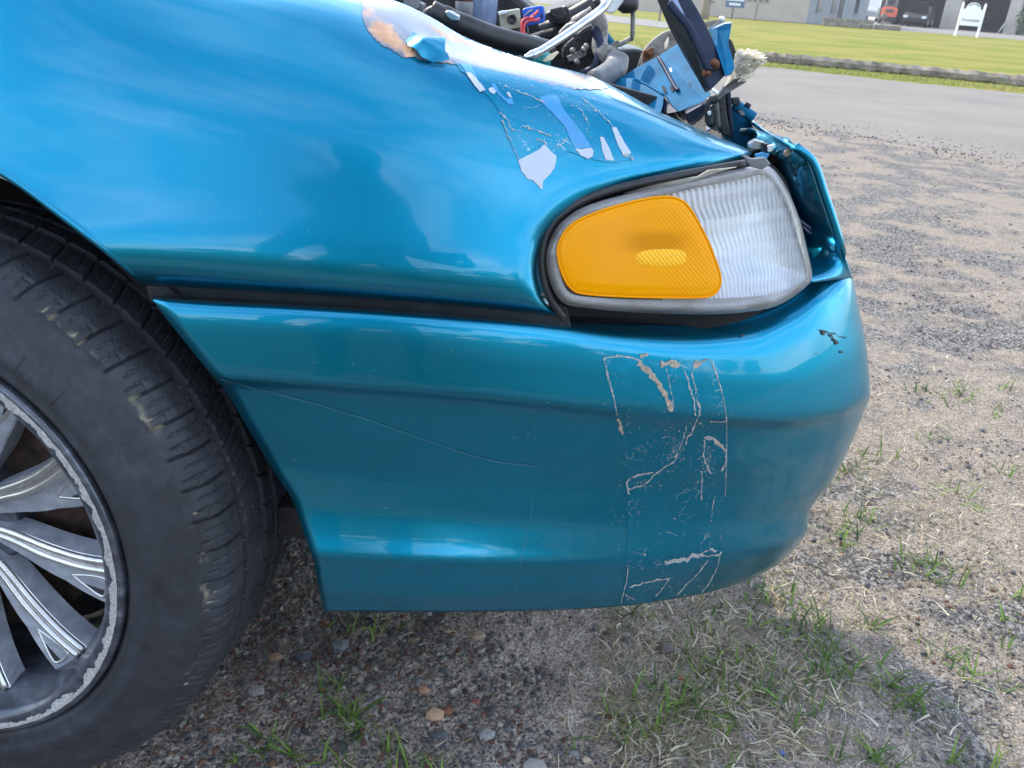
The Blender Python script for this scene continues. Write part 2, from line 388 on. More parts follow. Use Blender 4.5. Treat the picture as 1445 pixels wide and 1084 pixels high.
class MB:
    def __init__(s): s.v = []; s.f = []
    def add(s, V, Fc):
        n = len(s.v); s.v += [tuple(p) for p in V]; s.f += [tuple(int(i)+n for i in f) for f in Fc]; return s
    def box(s, c, d, rot=None, taper=1.0):
        c = np.array(c, float); d = np.array(d, float)/2
        V = np.array([[x, y, z] for z in (-1, 1) for x, y in ((-1, -1), (1, -1), (1, 1), (-1, 1))], float)
        V[4:, :2] *= taper
        V = V*d
        if rot is not None: V = V@np.array(rot).T
        return s.add(V+c, [(3, 2, 1, 0), (4, 5, 6, 7), (0, 1, 5, 4), (1, 2, 6, 5), (2, 3, 7, 6), (3, 0, 4, 7)])
    def tube(s, pts, rad, n=10, sub=5, cap=True):
        pts = np.asarray(pts, float)
        if len(pts) > 2 and sub > 1: P = catmull(pts, sub)
        else: P = pts
        if np.ndim(rad) == 0: rr = np.full(len(P), rad)
        else: rr = np.interp(np.linspace(0, 1, len(P)), np.linspace(0, 1, len(rad)), rad)
        T = np.gradient(P, axis=0); T /= np.linalg.norm(T, axis=1)[:, None]+1e-12
        u = np.cross(T[0], [0.31, .2, .93]); u /= np.linalg.norm(u); V = []
        for k in range(len(P)):
            u = u-T[k]*(u@T[k]); u /= np.linalg.norm(u); w = np.cross(T[k], u)
            for a in range(n):
                an = 2*math.pi*a/n; V.append(P[k]+rr[k]*(math.cos(an)*u+math.sin(an)*w))
        Fc = grid_faces(len(P), n, True).tolist()
        if cap: Fc += [tuple(range(n))[::-1], tuple(range((len(P)-1)*n, len(P)*n))]
        return s.add(V, Fc)
    def disc(s, c, axis, r, h, n=20, prof=None):
        c = np.array(c, float); a = np.array(axis, float); a /= np.linalg.norm(a)
        u = np.cross(a, [0.3, .2, .9]); u /= np.linalg.norm(u); w = np.cross(a, u)
        prof = prof or [(r, 0), (r, h)]
        V = []; m = len(prof)
        for (rr, hh) in prof:
            for k in range(n):
                an = 2*math.pi*k/n; V.append(c+a*hh+rr*(math.cos(an)*u+math.sin(an)*w))
        Fc = grid_faces(m, n, True).tolist()+[tuple(range(n))[::-1], tuple(range((m-1)*n, m*n))]
        return s.add(V, Fc)
    def prism(s, P, back):
        """closed polygon of 3-D points, given a thickness vector"""
        P = np.asarray(P, float); n = len(P); Q = P+np.asarray(back, float)
        return s.add(np.vstack([P, Q]), [tuple(range(n)), tuple(range(2*n-1, n-1, -1))]+[(i, (i+1) % n, n+(i+1) % n, n+i)[::-1] for i in range(n)])
    def obj(s, name, mat, parent=None, smooth=False, bevel=0):
        o = mesh_obj(name, s.v, s.f, mat, parent, smooth)
        if bevel:
            b = o.modifiers.new("bevel", 'BEVEL'); b.width = bevel; b.segments = 2; b.limit_method = 'ANGLE'; b.angle_limit = R_(35)
        return o
def plate(name, poly, mat, parent, th=.004, bevel=.0012, y=None, label=None, back=None):
    P = [q3(p) if len(p) == 3 else PY(p[0], p[1], y) for p in poly]
    o = MB().prism(P, back if back is not None else (0, th, 0)).obj(name, mat, parent, bevel=bevel)
    if label: o['label'] = label
    return o
def hose(name, pts, r, mat, parent, y=None, n=12, sub=6):
    P = [q3(p) if len(p) == 3 else PY(p[0], p[1], y) for p in pts]
    return MB().tube(P, r, n, sub).obj(name, mat, parent, smooth=True)

# ---- pixel-outline patches laid on a surface
def inside(poly, x, y):
    poly = np.asarray(poly, float); c = np.zeros(len(x), bool); j = len(poly)-1
    for i in range(len(poly)):
        xi, yi = poly[i]; xj, yj = poly[j]
        cond = ((yi > y) != (yj > y)) & (x < (xj-xi)*(y-yi)/((yj-yi) or 1e-9)+xi)
        c ^= cond; j = i
    return c
def edge_dist(poly, x, y):
    d = np.full(len(x), 1e9)
    for i in range(len(poly)):
        a = np.array(poly[i], float); b = np.array(poly[(i+1) % len(poly)], float); ab = b-a
        t = np.clip(((x-a[0])*ab[0]+(y-a[1])*ab[1])/(ab@ab+1e-9), 0, 1)
        d = np.minimum(d, np.hypot(x-a[0]-t*ab[0], y-a[1]-t*ab[1]))
    return d
def densify(poly, step, jit=0., closed=True):
    out = []; n = len(poly)
    for i in range(n if closed else n-1):
        a = np.array(poly[i], float); b = np.array(poly[(i+1) % n], float); m = max(1, int(np.hypot(*(b-a))/step))
        for k in range(m):
            p = a+(b-a)*k/m
            if jit and k: p = p+rng.normal(size=2)*jit
            out.append(p)
    if not closed: out.append(np.array(poly[-1], float))
    return out
def smooth_poly(poly, n=5):
    P = np.array(poly, float); Q = np.vstack([P[-1:], P, P[:2]]); out = []
    for i in range(len(P)):
        a, b, c, d = Q[i:i+4]
        for t in np.linspace(0, 1, n, endpoint=False): out.append(.5*((2*b)+(c-a)*t+(2*a-5*b+4*c-d)*t*t+(3*b-a-3*c+d)*t**3))
    return [tuple(p) for p in out]
def cdt(poly, step, holes=()):
    """triangulate a pixel polygon with interior points; returns 2-D points and triangles"""
    P = [np.array(p, float) for p in poly]; n = len(P)
    E = [(i, (i+1) % n) for i in range(n)]
    xs = np.array([p[0] for p in P]); ys = np.array([p[1] for p in P])
    gx, gy = np.meshgrid(np.arange(xs.min()+step*.37, xs.max(), step), np.arange(ys.min()+step*.41, ys.max(), step))
    gx = gx.ravel(); gy = gy.ravel()
    ok = inside(poly, gx, gy) & (edge_dist(poly, gx, gy) > step*.45)
    for h in holes: ok &= ~inside(h, gx, gy)
    pts = P+[np.array(p) for p in np.stack([gx[ok], gy[ok]], 1)]
    off = len(pts)
    for h in holes:
        m = len(h); E += [(off+i, off+(i+1) % m) for i in range(m)]; pts += [np.array(p, float) for p in h]; off += m
    r = delaunay_2d_cdt([Vector((p[0], p[1])) for p in pts], E, [], 1, 1e-4)
    v2 = np.array([[p.x, p.y] for p in r[0]]); T = [tuple(f) for f in r[2]]
    if holes:
        cen = np.array([v2[list(f)].mean(0) for f in T]); bad = np.zeros(len(T), bool)
        for h in holes: bad |= inside(h, cen[:, 0], cen[:, 1])
        T = [f for f, b in zip(T, bad) if not b]
    # make the faces look at the camera
    T2 = []
    for f in T:
        a, b, c = v2[list(f)]
        T2.append(f if (b[0]-a[0])*(c[1]-a[1])-(b[1]-a[1])*(c[0]-a[0]) < 0 else f[::-1])
    return v2, T2
class Surf:
    def __init__(s, V, Fc): s.b = BVHTree.FromPolygons([tuple(p) for p in V], [tuple(int(i) for i in f) for f in Fc])
    def hit(s, px, py, off=.0008):
        d = rays(px, py); d = d/np.linalg.norm(d)
        loc, nrm, i, dist = s.b.ray_cast(Vector(CAM), Vector(d))
        if loc is None: return None
        nrm = np.array(nrm); nrm = nrm if nrm@d < 0 else -nrm
        return np.array(loc)+nrm*off
def decal(name, poly, surf, mat, parent, off=.0008, step=6, jit=0., attr=None, dens=None, lift=None):
    poly = densify(poly, dens or step, jit)
    v2, T = cdt(poly, step)
    V = []; ok = []
    for p in v2:
        o = off if lift is None else off+lift(p[0], p[1])
        h = surf.hit(p[0], p[1], o); ok.append(h is not None); V.append(h if h is not None else np.zeros(3))
    T = [f for f in T if all(ok[i] for i in f)]
    if not T: return None
    used = sorted({i for f in T for i in f}); mp_ = {u: k for k, u in enumerate(used)}
    V = np.array([V[u] for u in used]); T = [tuple(mp_[i] for i in f) for f in T]
    at = {k: fn(v2[used, 0], v2[used, 1]) for k, fn in (attr or {}).items()}
    return mesh_obj(name, V, T, mat, parent, smooth=True, attrs=at)
def ribbon_into(mb, pts, surf, w0, off=.001, step=4, jit=.6, wj=.5):
    P = densify(pts, step, jit, closed=False); P = np.array(P)
    T = np.gradient(P, axis=0); N = np.stack([-T[:, 1], T[:, 0]], 1); N /= np.linalg.norm(N, axis=1)[:, None]+1e-9
    V = []
    for k in range(len(P)):
        w = w0*(1+wj*rng.normal())*.5; w = max(.15, abs(w))
        a = surf.hit(*(P[k]-N[k]*w), off); b = surf.hit(*(P[k]+N[k]*w), off)
        if a is None or b is None: V.append(None); continue
        V.append((a, b))
    for k in range(len(V)-1):
        if V[k] is None or V[k+1] is None: continue
        mb.add([V[k][0], V[k][1], V[k+1][1], V[k+1][0]], [(0, 1, 2, 3)])
def specks_into(mb, pts, surf, size, off=.001):
    for p in pts:
        n = random.randint(3, 5); a0 = random.random()*6.28; s_ = size*random.uniform(.4, 1.3)
        V = [surf.hit(p[0]+math.cos(a0+k*6.28/n)*s_*random.uniform(.6, 1.2), p[1]+math.sin(a0+k*6.28/n)*s_*random.uniform(.6, 1.2), off) for k in range(n)]
        if any(v is None for v in V): continue
        mb.add(V, [tuple(range(n))[::-1]])

# ================================================================== GROUND, ROAD, LAWN
def axis(dense0, dense1, step, lo, hi, g=1.22):
    a = list(np.arange(dense0, dense1, step)); s = step; x = a[-1]
    while x < hi: s *= g; x += s; a.append(x)
    s = step; x = a[0]; pre = []
    while x > lo: s *= g; x -= s; pre.append(x)
    return np.array(pre[::-1]+a)
gxs = axis(-1.0, 2.0, .0105, -90, 90); gys = axis(.35, 3.4, .0105, -90, 90)
gxs = np.unique(np.clip(gxs, -112, 112)); gys = np.unique(np.clip(gys, -112, 112))
GX, GY = np.meshgrid(gxs, gys)
def ground_h(x, y):
    fade = np.clip(1-np.maximum(np.abs(x-.4)-2.0, np.abs(y-1.6)-2.4)/2.5, 0, 1)
    h = (fbm(x*2.2, y*2.2, 3, 3)-.45)*.045+(fbm(x*14, y*14, 4, 9)-.47)*.016+(vnoise(x*85, y*85, 5)-.5)*.004
    # tyre-track ripples in the sand
    tr = np.exp(-((x-(1.35+.18*(y-2)))/.12)**2)*np.sin(y*48+np.sin(x*9))*.006
    return np.minimum((h+tr-.013)*fade, -.0005)-.0005
gz = ground_h(GX, GY)
dark = np.clip(1-np.hypot((GX+.25)/.95, (GY-.85)/.75), 0, 1)  # mask for the paler, shade-offsetting ground colour round the bumper
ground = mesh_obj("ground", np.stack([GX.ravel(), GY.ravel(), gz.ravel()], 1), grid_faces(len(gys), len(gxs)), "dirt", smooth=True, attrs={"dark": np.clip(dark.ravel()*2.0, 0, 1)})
tag(ground, kind="structure")
def strip(name, near, far, z, mat, jit, x0=-108, x1=108):
    xs = np.concatenate([np.arange(x0, -12, 8), np.arange(-12, 40, .06), np.arange(40, x1, 8)])
    a = np.array([near(x)+jit*(fbm(np.array([x*2.3]), np.array([.5]), 5, 2)[0]-.47) for x in xs])
    b = np.array([far(x)+jit*(fbm(np.array([x*1.1]), np.array([7.5]), 4, 4)[0]-.47) for x in xs])
    rows = [np.stack([xs, a+(b-a)*t, np.full(len(xs), z)], 1) for t in np.linspace(0, 1, 5)]
    rows = [rows[0]+np.array([0, -.22, -.018])]+rows+[rows[-1]+np.array([0, .22, -.018])]
    return tag(mesh_obj(name, np.vstack(rows), grid_faces(7, len(xs)), mat), kind="structure")
road = strip("road", lambda x: 8.85-.80*x if x < 6 else 4.05-.2*(x-6), lambda x: 14.9-.42*x if x < 12 else 9.9-.1*(x-12), .004, "asphalt", 1.0)
lawn = strip("lawn", lambda x: 15.15-.42*x if x < 12 else 10.1-.1*(x-12), lambda x: 50.2-.05*x, .010, "lawn", .5)
apron = mesh_obj("concrete_apron", [(-60, 50.6, .012), (14, 50, .012), (60, 47.6, .012), (90, 110, .012), (-60, 110, .012)], [(0, 1, 2, 3, 4)], "concrete")
tag(apron, kind="structure")

# ================================================================== THE CAR
car = empty("damaged_car", (-.4, 1.45, 0), "wrecked teal coupe with torn open nose, peeling fender and amber corner lamp", "car")
YS = .70
def plan(px, S=1225., p0=560., B=.17):
    s = np.clip((px-p0)/(S-p0), 0, 1); return B*(1-np.sqrt(1-s*s))+.025*np.clip((px-200)/1000, -1, 2)**2

# ---- bumper cover
BR = [
 ([(213, 419), (300, 423), (400, 428), (600, 440), (790, 455), (870, 457), (960, 458), (1040, 449), (1098, 430), (1145, 399), (1170, 380), (1193, 362)], .045),
 ([(215, 421), (300, 427), (400, 432), (600, 445), (790, 461), (880, 472), (980, 478), (1060, 472), (1120, 448), (1165, 416), (1190, 400), (1203, 392)], .014),
 ([(228, 440), (400, 452), (600, 467), (790, 486), (900, 500), (1000, 508), (1090, 503), (1150, 482), (1190, 460), (1214, 446)], .0055),
 ([(262, 484), (450, 497), (650, 513), (850, 536), (1000, 548), (1110, 545), (1180, 528), (1224, 500)], .002),
 ([(302, 532), (450, 541), (650, 556), (850, 577), (1000, 590), (1100, 592), (1180, 582), (1228, 558)], .0),
 ([(312, 543), (450, 552), (650, 567), (860, 588), (1000, 601), (1100, 603), (1180, 593), (1220, 579)], .009),
 ([(350, 605), (450, 614), (700, 632), (900, 648), (1040, 654), (1140, 643), (1204, 620)], .020),
 ([(388, 668), (500, 678), (700, 692), (900, 703), (1020, 705), (1110, 698), (1173, 680)], .027),
 ([(413, 707), (600, 721), (800, 734), (950, 742), (1040, 742), (1100, 736), (1143, 721)], .026),
 ([(430, 755), (600, 766), (800, 773), (960, 776), (1050, 772), (1110, 762), (1138, 750)], .018),
 ([(441, 787), (600, 794), (800, 797), (960, 797), (1040, 791), (1100, 779), (1124, 771)], .0105),
 ([(443, 793), (600, 801), (800, 804), (960, 804), (1035, 797), (1090, 787), (1115, 781)], .0135),
 ([(450, 830), (600, 836), (800, 836), (920, 828), (1000, 818), (1060, 808), (1096, 798)], .018),
 ([(456, 863), (600, 864), (750, 862), (860, 857), (940, 847), (1000, 836), (1062, 817)], .032),
]
NCB = 90
tt = np.linspace(0, 1, NCB); ww = 1-(1-tt)**1.9
rows = []; key = []
for pts, ins in BR:
    p = np.array(pts, float); Ls, S = p[0, 0], p[-1, 0]
    px = Ls+(S-Ls)*ww; py = pchip(p[:, 0], p[:, 1], px)
    S_eff = S+.5
    p0 = 560-(1225-S)*.4
    bb = .17
    fd = np.clip((px-640)/360, 0, 1)**1.2 if p[0, 0] > 400 else 0*px
    y = YS+ins*(1-fd)+fd*(.024 if p[-1, 1] < 790 else .030)+plan(px, S_eff, p0, bb)
    rows.append(np.stack([px, py, y], 1)); key.append((S_eff, p0, bb))
rows = np.array(rows)
kn = np.concatenate([[0], np.cumsum([max(3., np.abs(rows[i+1, :, 1]-rows[i, :, 1]).mean()) for i in range(len(rows)-1)])])
kq = np.linspace(0, kn[-1], 150)
G = pchip(kn, rows, kq); KQ = pchip(kn, np.array(key), kq)
kern = np.array([1, 2, 3, 2, 1.])/9
for _ in range(2):
    yp = np.pad(G[:, :, 2], ((2, 2), (0, 0)), 'edge'); G[:, :, 2] = sum(kern[k]*yp[k:k+len(kq)] for k in range(5))
W = PY(G[:, :, 0], G[:, :, 1], G[:, :, 2])
ext = []
for ph in np.radians([92, 98, 106, 116, 126]):
    px = G[:, -1, 0]-(KQ[:, 0]-KQ[:, 1])*(1-np.sin(ph))*.8; y = G[:, -1, 2]+KQ[:, 2]*(-math.cos(ph))*1.3
    zc = W[:, -1, 2]-CAMZ
    u = (px-CX)/FPX
    x = (u*(y*cF[1]+zc*cF[2])-y*cR[1]-zc*cR[2])/cR[0]
    ext.append(np.stack([x, y, W[:, -1, 2]], 1))
dv = ext[-1]-ext[-2]; dv /= np.linalg.norm(dv, axis=1)[:, None]
for s_, bend in ((.12, .0), (.3, .02), (.6, .06)):
    e = ext[-1] if s_ == .12 else e0
    if s_ == .12: e0 = ext[-1]
    ext.append(e0+dv*s_+np.array([-bend, 0, 0]))
Wb = np.concatenate([W]+[e[:, None] for e in ext], 1)
bumper_F = grid_faces(Wb.shape[0], Wb.shape[1])[:, ::-1]
bumper_V = Wb.reshape(-1, 3)
bumper = mesh_obj("bumper_cover", bumper_V, bumper_F, "teal_paint", car, smooth=True)
bumper_S = Surf(bumper_V, bumper_F)
sm = bumper.modifiers.new("thickness", 'SOLIDIFY'); sm.thickness = .004; sm.offset = -1

# ---- fender
FR = [
 ([(-450, -205), (0, -130), (300, -62), (480, -18), (560, 2), (600, 20), (660, 54), (760, 89), (830, 106), (880, 130), (940, 162), (1000, 187), (1064, 213)], .185),
 ([(-450, -180), (0, -108), (300, -40), (480, 2), (560, 30), (620, 62), (690, 85), (760, 100), (830, 116), (880, 135), (940, 164), (1000, 189), (1063, 214)], .132),
 ([(-450, -135), (0, -72), (300, -8), (460, 32), (560, 64), (640, 88), (720, 106), (800, 124), (870, 143), (950, 173), (1010, 198), (1060, 216)], .092),
 ([(-450, -60), (0, -12), (250, 36), (450, 80), (600, 112), (720, 135), (830, 158), (940, 188), (1046, 222)], .073),
 ([(-450, 20), (0, 42), (220, 68), (430, 112), (640, 152), (760, 172), (900, 204), (1015, 233)], .057),
 ([(-450, 90), (0, 92), (250, 124), (500, 164), (700, 193), (850, 222), (960, 246)], .045),
 ([(-450, 150), (0, 143), (250, 166), (500, 196), (700, 222), (800, 240), (890, 263)], .036),
 ([(-450, 200), (-60, 196), (150, 203), (400, 222), (600, 244), (740, 263), (830, 286)], .029),
 ([(-30, 226), (100, 229), (300, 250), (500, 271), (680, 292), (785, 314)], .0215),
 ([(25, 260), (150, 272), (300, 287), (500, 304), (660, 320), (763, 348)], .0145),
 ([(75, 297), (200, 315), (400, 333), (560, 344), (680, 358), (757, 383)], .008),
 ([(130, 340), (250, 357), (400, 368), (560, 379), (690, 395), (763, 414)], .003),
 ([(178, 382), (300, 392), (450, 402), (600, 412), (720, 425), (778, 437)], .0),
 ([(193, 396), (300, 403), (450, 412), (600, 423), (720, 434), (790, 444)], .004),
 ([(199, 402), (300, 408), (450, 417), (600, 428), (730, 440), (800, 450)], .022),
]
NCF = 130; rows = []
for pts, ins in FR:
    p = np.array(pts, float); px = np.linspace(p[0, 0], p[-1, 0], NCF); py = pchip(p[:, 0], p[:, 1], px)
    rows.append(np.stack([px, py, YS+ins+plan(px)+0*px], 1))
rows = np.array(rows)
kn = np.concatenate([[0], np.cumsum([max(4., np.abs(rows[i+1, :, 1]-rows[i, :, 1]).mean()) for i in range(len(rows)-1)])])
kq = np.linspace(0, kn[-1], 150)
G = pchip(kn, rows, kq)
def basis(px, py, rq, deg=6):
    u = (np.clip(px, -260, 1200)-450)/600; v = (py-200)/250; r = np.exp(-rq/.045); r2 = np.exp(-rq/.10)
    return np.stack([u**i*v**j for i in range(deg+1) for j in range(deg+1-i)]+[q*u**i for q in (r, r2) for i in range(4)], -1)
A_ = basis(G[:, :, 0], G[:, :, 1], np.broadcast_to((kq/kn[-1])[:, None], G.shape[:2])); wt = np.ones(G.shape[:2]); wt[:, :8] = .3; wt[:12] = 2.0
A2 = A_.reshape(-1, A_.shape[-1])*wt.reshape(-1, 1); cf = np.linalg.solve(A2.T@A2+3e-3*np.eye(A2.shape[1]), A2.T@(G[:, :, 2]*wt).ravel())
yp = A_@cf
curl_b = np.exp(-(np.arange(len(kq))[::-1]/2.2))[:, None]*.018      # bottom edge rolls in
curl_r = np.exp(-(np.arange(NCF)[::-1]/1.6))[None]*.010              # edge of the lamp opening rolls in
G[:, :, 2] = yp+curl_b+curl_r
Wf = PY(G[:, :, 0], G[:, :, 1], G[:, :, 2])
# return flange down into the engine bay along the top edge, and in along the bottom edge
top_in = Wf[0]+np.array([0, .02, -.03]); bot_in = Wf[-1]+np.array([0, .03, .004])
fender_V = np.concatenate([top_in[None], Wf, bot_in[None]], 0)
fender_F = grid_faces(*fender_V.shape[:2])[:, ::-1]
fender_V = fender_V.reshape(-1, 3)
fender = mesh_obj("front_fender", fender_V, fender_F, "teal_paint", car, smooth=True)
fender_S = Surf(fender_V, fender_F)
sm = fender.modifiers.new("thickness", 'SOLIDIFY'); sm.thickness = .0025; sm.offset = -1

# ---- peeled, primer and stripe remains on the fender (children of the fender)
def rustf(px, py):
    r = np.zeros(len(px))
    for (x, y, a, b, rot, w) in ((545, 50, 34, 13, .75, 1.0), (575, 72, 14, 7, .6, 1.0), (622, 86, 20, 4, .15, .8), (620, 47, 40, 4, .5, .7), (650, 58, 30, 4, .42, .8), (805, 111, 28, 6, .2, .95), (520, 18, 10, 8, 0, .5)):
        c, s = math.cos(rot), math.sin(rot); u = (px-x)*c+(py-y)*s; v = -(px-x)*s+(py-y)*c
        r = np.maximum(r, w*np.exp(-(u/a)**2-(v/b)**2))
    return r
prim = [(508, -12), (511, 12), (513, 30), (521, 47), (537, 64), (552, 70), (568, 82), (582, 81), (598, 86), (640, 91), (700, 103), (760, 117), (812, 127), (850, 127), (862, 124), (834, 108), (760, 91), (660, 57), (604, 24), (562, 5), (530, -6)]
decal("bare_primer", prim, fender_S, "peeled_primer", fender, .0005, 4, .7, attr={"rust": rustf}, dens=3)
def curl(px, py):
    return np.clip(1-np.abs(py-72)/16, 0, 1)*.010*np.clip((px-572)/20, 0, 1)+.002
decal("curled_paint_flake", [(572, 62), (577, 55), (581, 49), (592, 57), (604, 68), (622, 70), (624, 73), (626, 82), (634, 89), (625, 92), (608, 91), (594, 86), (584, 78), (575, 70)], fender_S, "teal_paint", fender, .001, 4, .4, lift=curl)
decal("stripe_ghost_band", [(640, 89), (700, 101), (760, 116), (815, 128), (840, 152), (862, 181), (880, 205), (893, 224), (868, 230), (838, 226), (800, 214), (785, 224), (760, 205), (731, 227), (715, 192), (706, 160), (690, 138), (672, 120)], fender_S, "stripe_ghost", fender, .0006, 5, .7)
wp = [
 [(731, 227), (760, 212), (768, 204), (776, 213), (785, 221), (784, 230), (782, 238), (774, 248), (766, 256), (765, 267), (762, 267), (759, 262), (752, 255), (744, 253), (735, 241)],
 [(811, 210), (822, 211), (834, 209), (837, 214), (836, 221), (829, 225), (819, 220)],
 [(846, 194), (851, 194), (855, 202), (860, 211), (866, 227), (861, 227), (854, 226), (849, 212)],
 [(863, 181), (869, 180), (879, 199), (890, 217), (886, 219), (878, 219), (871, 205)],
 [(657, 103), (664, 104), (672, 112), (679, 120), (685, 128), (677, 131), (668, 120), (661, 110)],
 [(689, 126), (695, 124), (700, 130), (697, 134), (690, 130)],
 [(714, 132), (718, 131), (722, 139), (718, 138)],
]
for i, p in enumerate(wp): decal("paint_patch", p, fender_S, "white_base", fender, .0009+.00005*i, 4, .25, dens=4)
bp = [
 [(761, 138), (777, 135), (785, 136), (795, 155), (806, 169), (821, 188), (832, 205), (833, 209), (811, 210), (806, 202), (804, 196), (797, 180), (782, 163), (766, 148)],
 [(647, 90), (663, 92), (668, 100), (674, 113), (668, 113), (657, 103)],
 [(692, 119), (698, 119), (704, 130), (713, 140), (722, 139), (725, 149), (718, 148), (707, 138), (699, 130)],
]
for i, p in enumerate(bp): decal("blue_paint_patch", p, fender_S, "light_blue_base", fender, .0010+.00005*i, 4, .25, dens=4)
mb = MB()
for pts, w in (([(731, 226), (722, 205), (708, 170)], 1.2), ([(820, 140), (845, 160), (866, 181)], 1.0), ([(878, 219), (888, 221), (893, 226)], 2.0), ([(705, 160), (716, 170), (720, 182), (735, 186)], 1.5), ([(738, 178), (755, 184), (776, 193)], 2.2), ([(757, 197), (768, 201), (772, 205)], 2.0), ([(712, 122), (745, 136), (770, 146)], 1.0), ([(800, 196), (790, 206), (782, 208)], 1.0), ([(812, 149), (822, 160), (830, 175)], .9), ([(440, 86), (500, 98), (560, 112), (646, 138)], .0)):
    if w: m1 = MB(); ribbon_into(m1, pts, fender_S, w, .0012, 3, .9, .7); m1.obj('residue_flake', 'residue', fender)
specks_into(mb, [(rng.normal(745, 30), rng.normal(160, 25)) for _ in range(90)]+[(rng.normal(830, 22), rng.normal(160, 22)) for _ in range(60)]+[(rng.uniform(250, 1000), rng.uniform(60, 400)) for _ in range(60)]+[(773, 272), (771, 280), (768, 288), (775, 276)], fender_S, .9, .0012)
mb.obj("paint_speck", "residue", fender)["kind"] = "stuff"

# ---- stripe remains, scratch and bug splat on the bumper
decal("stripe_ghost_band", [(852, 505), (875, 502), (898, 506), (938, 512), (960, 509), (980, 509), (1004, 506), (1012, 526), (1019, 550), (1025, 592), (1025, 650), (1021, 720), (1017, 775), (1013, 800), (1000, 836), (960, 846), (930, 849), (880, 852), (884, 810), (886, 740), (880, 660), (874, 600), (862, 550)], bumper_S, "stripe_ghost", bumper, .0005, 9, .5)
mb = MB(); mt = MB()
def B_(pts, w, j=.6, v=.5, mat='residue', st=4, off=.0010):
    m1 = MB(); ribbon_into(m1, pts, bumper_S, w, off, st, j, v)
    if m1.f: m1.obj('residue_flake' if mat != 'scratch' else 'scratch', mat, bumper)
B_([(852, 505), (858, 535), (866, 562), (871, 585)], 1.6, .4); B_([(852, 505), (870, 502), (890, 504), (905, 510)], 1.8, .5)
B_([(1003, 507), (1010, 527), (1016, 545), (1022, 572), (1025, 594)], 1.4, .4); B_([(1025, 594), (1025, 640), (1023, 700)], .7, .3)
B_([(935, 514), (952, 509), (962, 516), (970, 534), (977, 560), (981, 586)], 1.6, .7); B_([(940, 520), (945, 545), (952, 575)], .8, .6)
B_([(980, 512), (976, 530), (982, 552), (987, 585), (980, 600), (968, 625)], 1.8, 1.2); B_([(1002, 594), (1025, 593)], 2, .8)
B_([(993, 617), (1006, 618), (1018, 628), (1024, 636)], 3.0, 1.2); B_([(993, 620), (992, 640), (998, 660), (1003, 668)], 1.8, 1.0); B_([(1024, 636), (1024, 652), (1018, 664)], 1.6, .9)
B_([(884, 680), (890, 673), (905, 669), (922, 666)], 2.0, .9); B_([(884, 680), (886, 694), (888, 697)], 2.0, .7); B_([(886, 690), (905, 685), (925, 668), (945, 655), (956, 640), (963, 620), (968, 600)], 1.5, .9)
B_([(938, 794), (960, 790), (985, 783), (1000, 776), (1012, 776)], 3.4, 1.6); B_([(944, 790), (968, 788), (1016, 781)], 1.6, 1.2); B_([(1017, 778), (1012, 800), (1000, 822), (990, 836)], 1.4, .5)
B_([(998, 790), (985, 808), (970, 822), (955, 838)], 1.0, .6); B_([(886, 796), (884, 820), (876, 850)], .9, .5); B_([(888, 828), (915, 820), (944, 815), (938, 825), (925, 840)], 1.6, .8); B_([(882, 838), (895, 846)], 1.5, 1.0)
B_([(1008, 700), (1003, 730)], .6, .4); B_([(990, 664), (990, 705)], 1.0, .6); B_([(940, 750), (955, 755)], .8, .6)
B_([(900, 512), (915, 524), (928, 540), (938, 556), (948, 580)], 6, .8, .35, 'tan_residue', 4)
B_([(932, 514), (946, 512), (958, 516)], 7, 1.0, .5, 'tan_residue', 4); B_([(979, 514), (988, 512), (998, 507)], 6, 1.0, .5, 'tan_residue', 4)
B_([(903, 503), (914, 500)], 5, .6, .4, 'tan_residue', 3); B_([(1008, 620), (1020, 632)], 5, .6, .4, 'tan_residue', 3); B_([(872, 590), (878, 612)], 4, .8, .5, 'tan_residue', 3)
pts = [(rng.normal(948, 12), rng.normal(628, 18)) for _ in range(160)]+[(rng.normal(998, 7), rng.normal(645, 16)) for _ in range(110)]+[(rng.normal(905, 14), rng.normal(682, 6)) for _ in range(60)]
pts += [(rng.uniform(860, 1020), rng.uniform(520, 845)) for _ in range(170)]+[(rng.normal(760, 30), rng.normal(590, 16)) for _ in range(26)]+[(rng.uniform(260, 1150), rng.uniform(470, 840)) for _ in range(110)]
specks_into(mb, pts, bumper_S, .8, .0012); specks_into(mb, [(951, 731), (1003, 734), (909, 782), (979, 601), (988, 596)], bumper_S, 2.0, .0012)
mb.obj("paint_speck", "residue", bumper)["kind"] = "stuff"
MATS["scratch"] = simple("scratch", (.05, .19, .27), .6)
B_([(310, 534), (370, 550), (440, 568), (520, 592), (600, 620), (660, 641), (705, 652), (762, 658)], .9, .25, .25, 'scratch', 5, .0008)
B_([(752, 712), (745, 745), (733, 800), (722, 858)], .5, .4, .6, 'scratch', 5, .0008)
mb = MB(); ribbon_into(mb, [(1154, 466), (1168, 470), (1180, 472), (1193, 477)], bumper_S, 1.6, .0012, 3, .9, .7); ribbon_into(mb, [(1170, 472), (1176, 480), (1180, 486)], bumper_S, 4, .0014, 3, .8, .5); ribbon_into(mb, [(1158, 468), (1163, 473)], bumper_S, 3, .0013, 2, .6, .5)
mb.obj("insect_splat", "dark_flap", bumper)
for q_ in ((1151, 499), (1046, 474), (1186, 497)): mb = MB(); specks_into(mb, [q_], bumper_S, 3.2, .0013); mb.obj("dark_speck", "dark_flap", bumper)

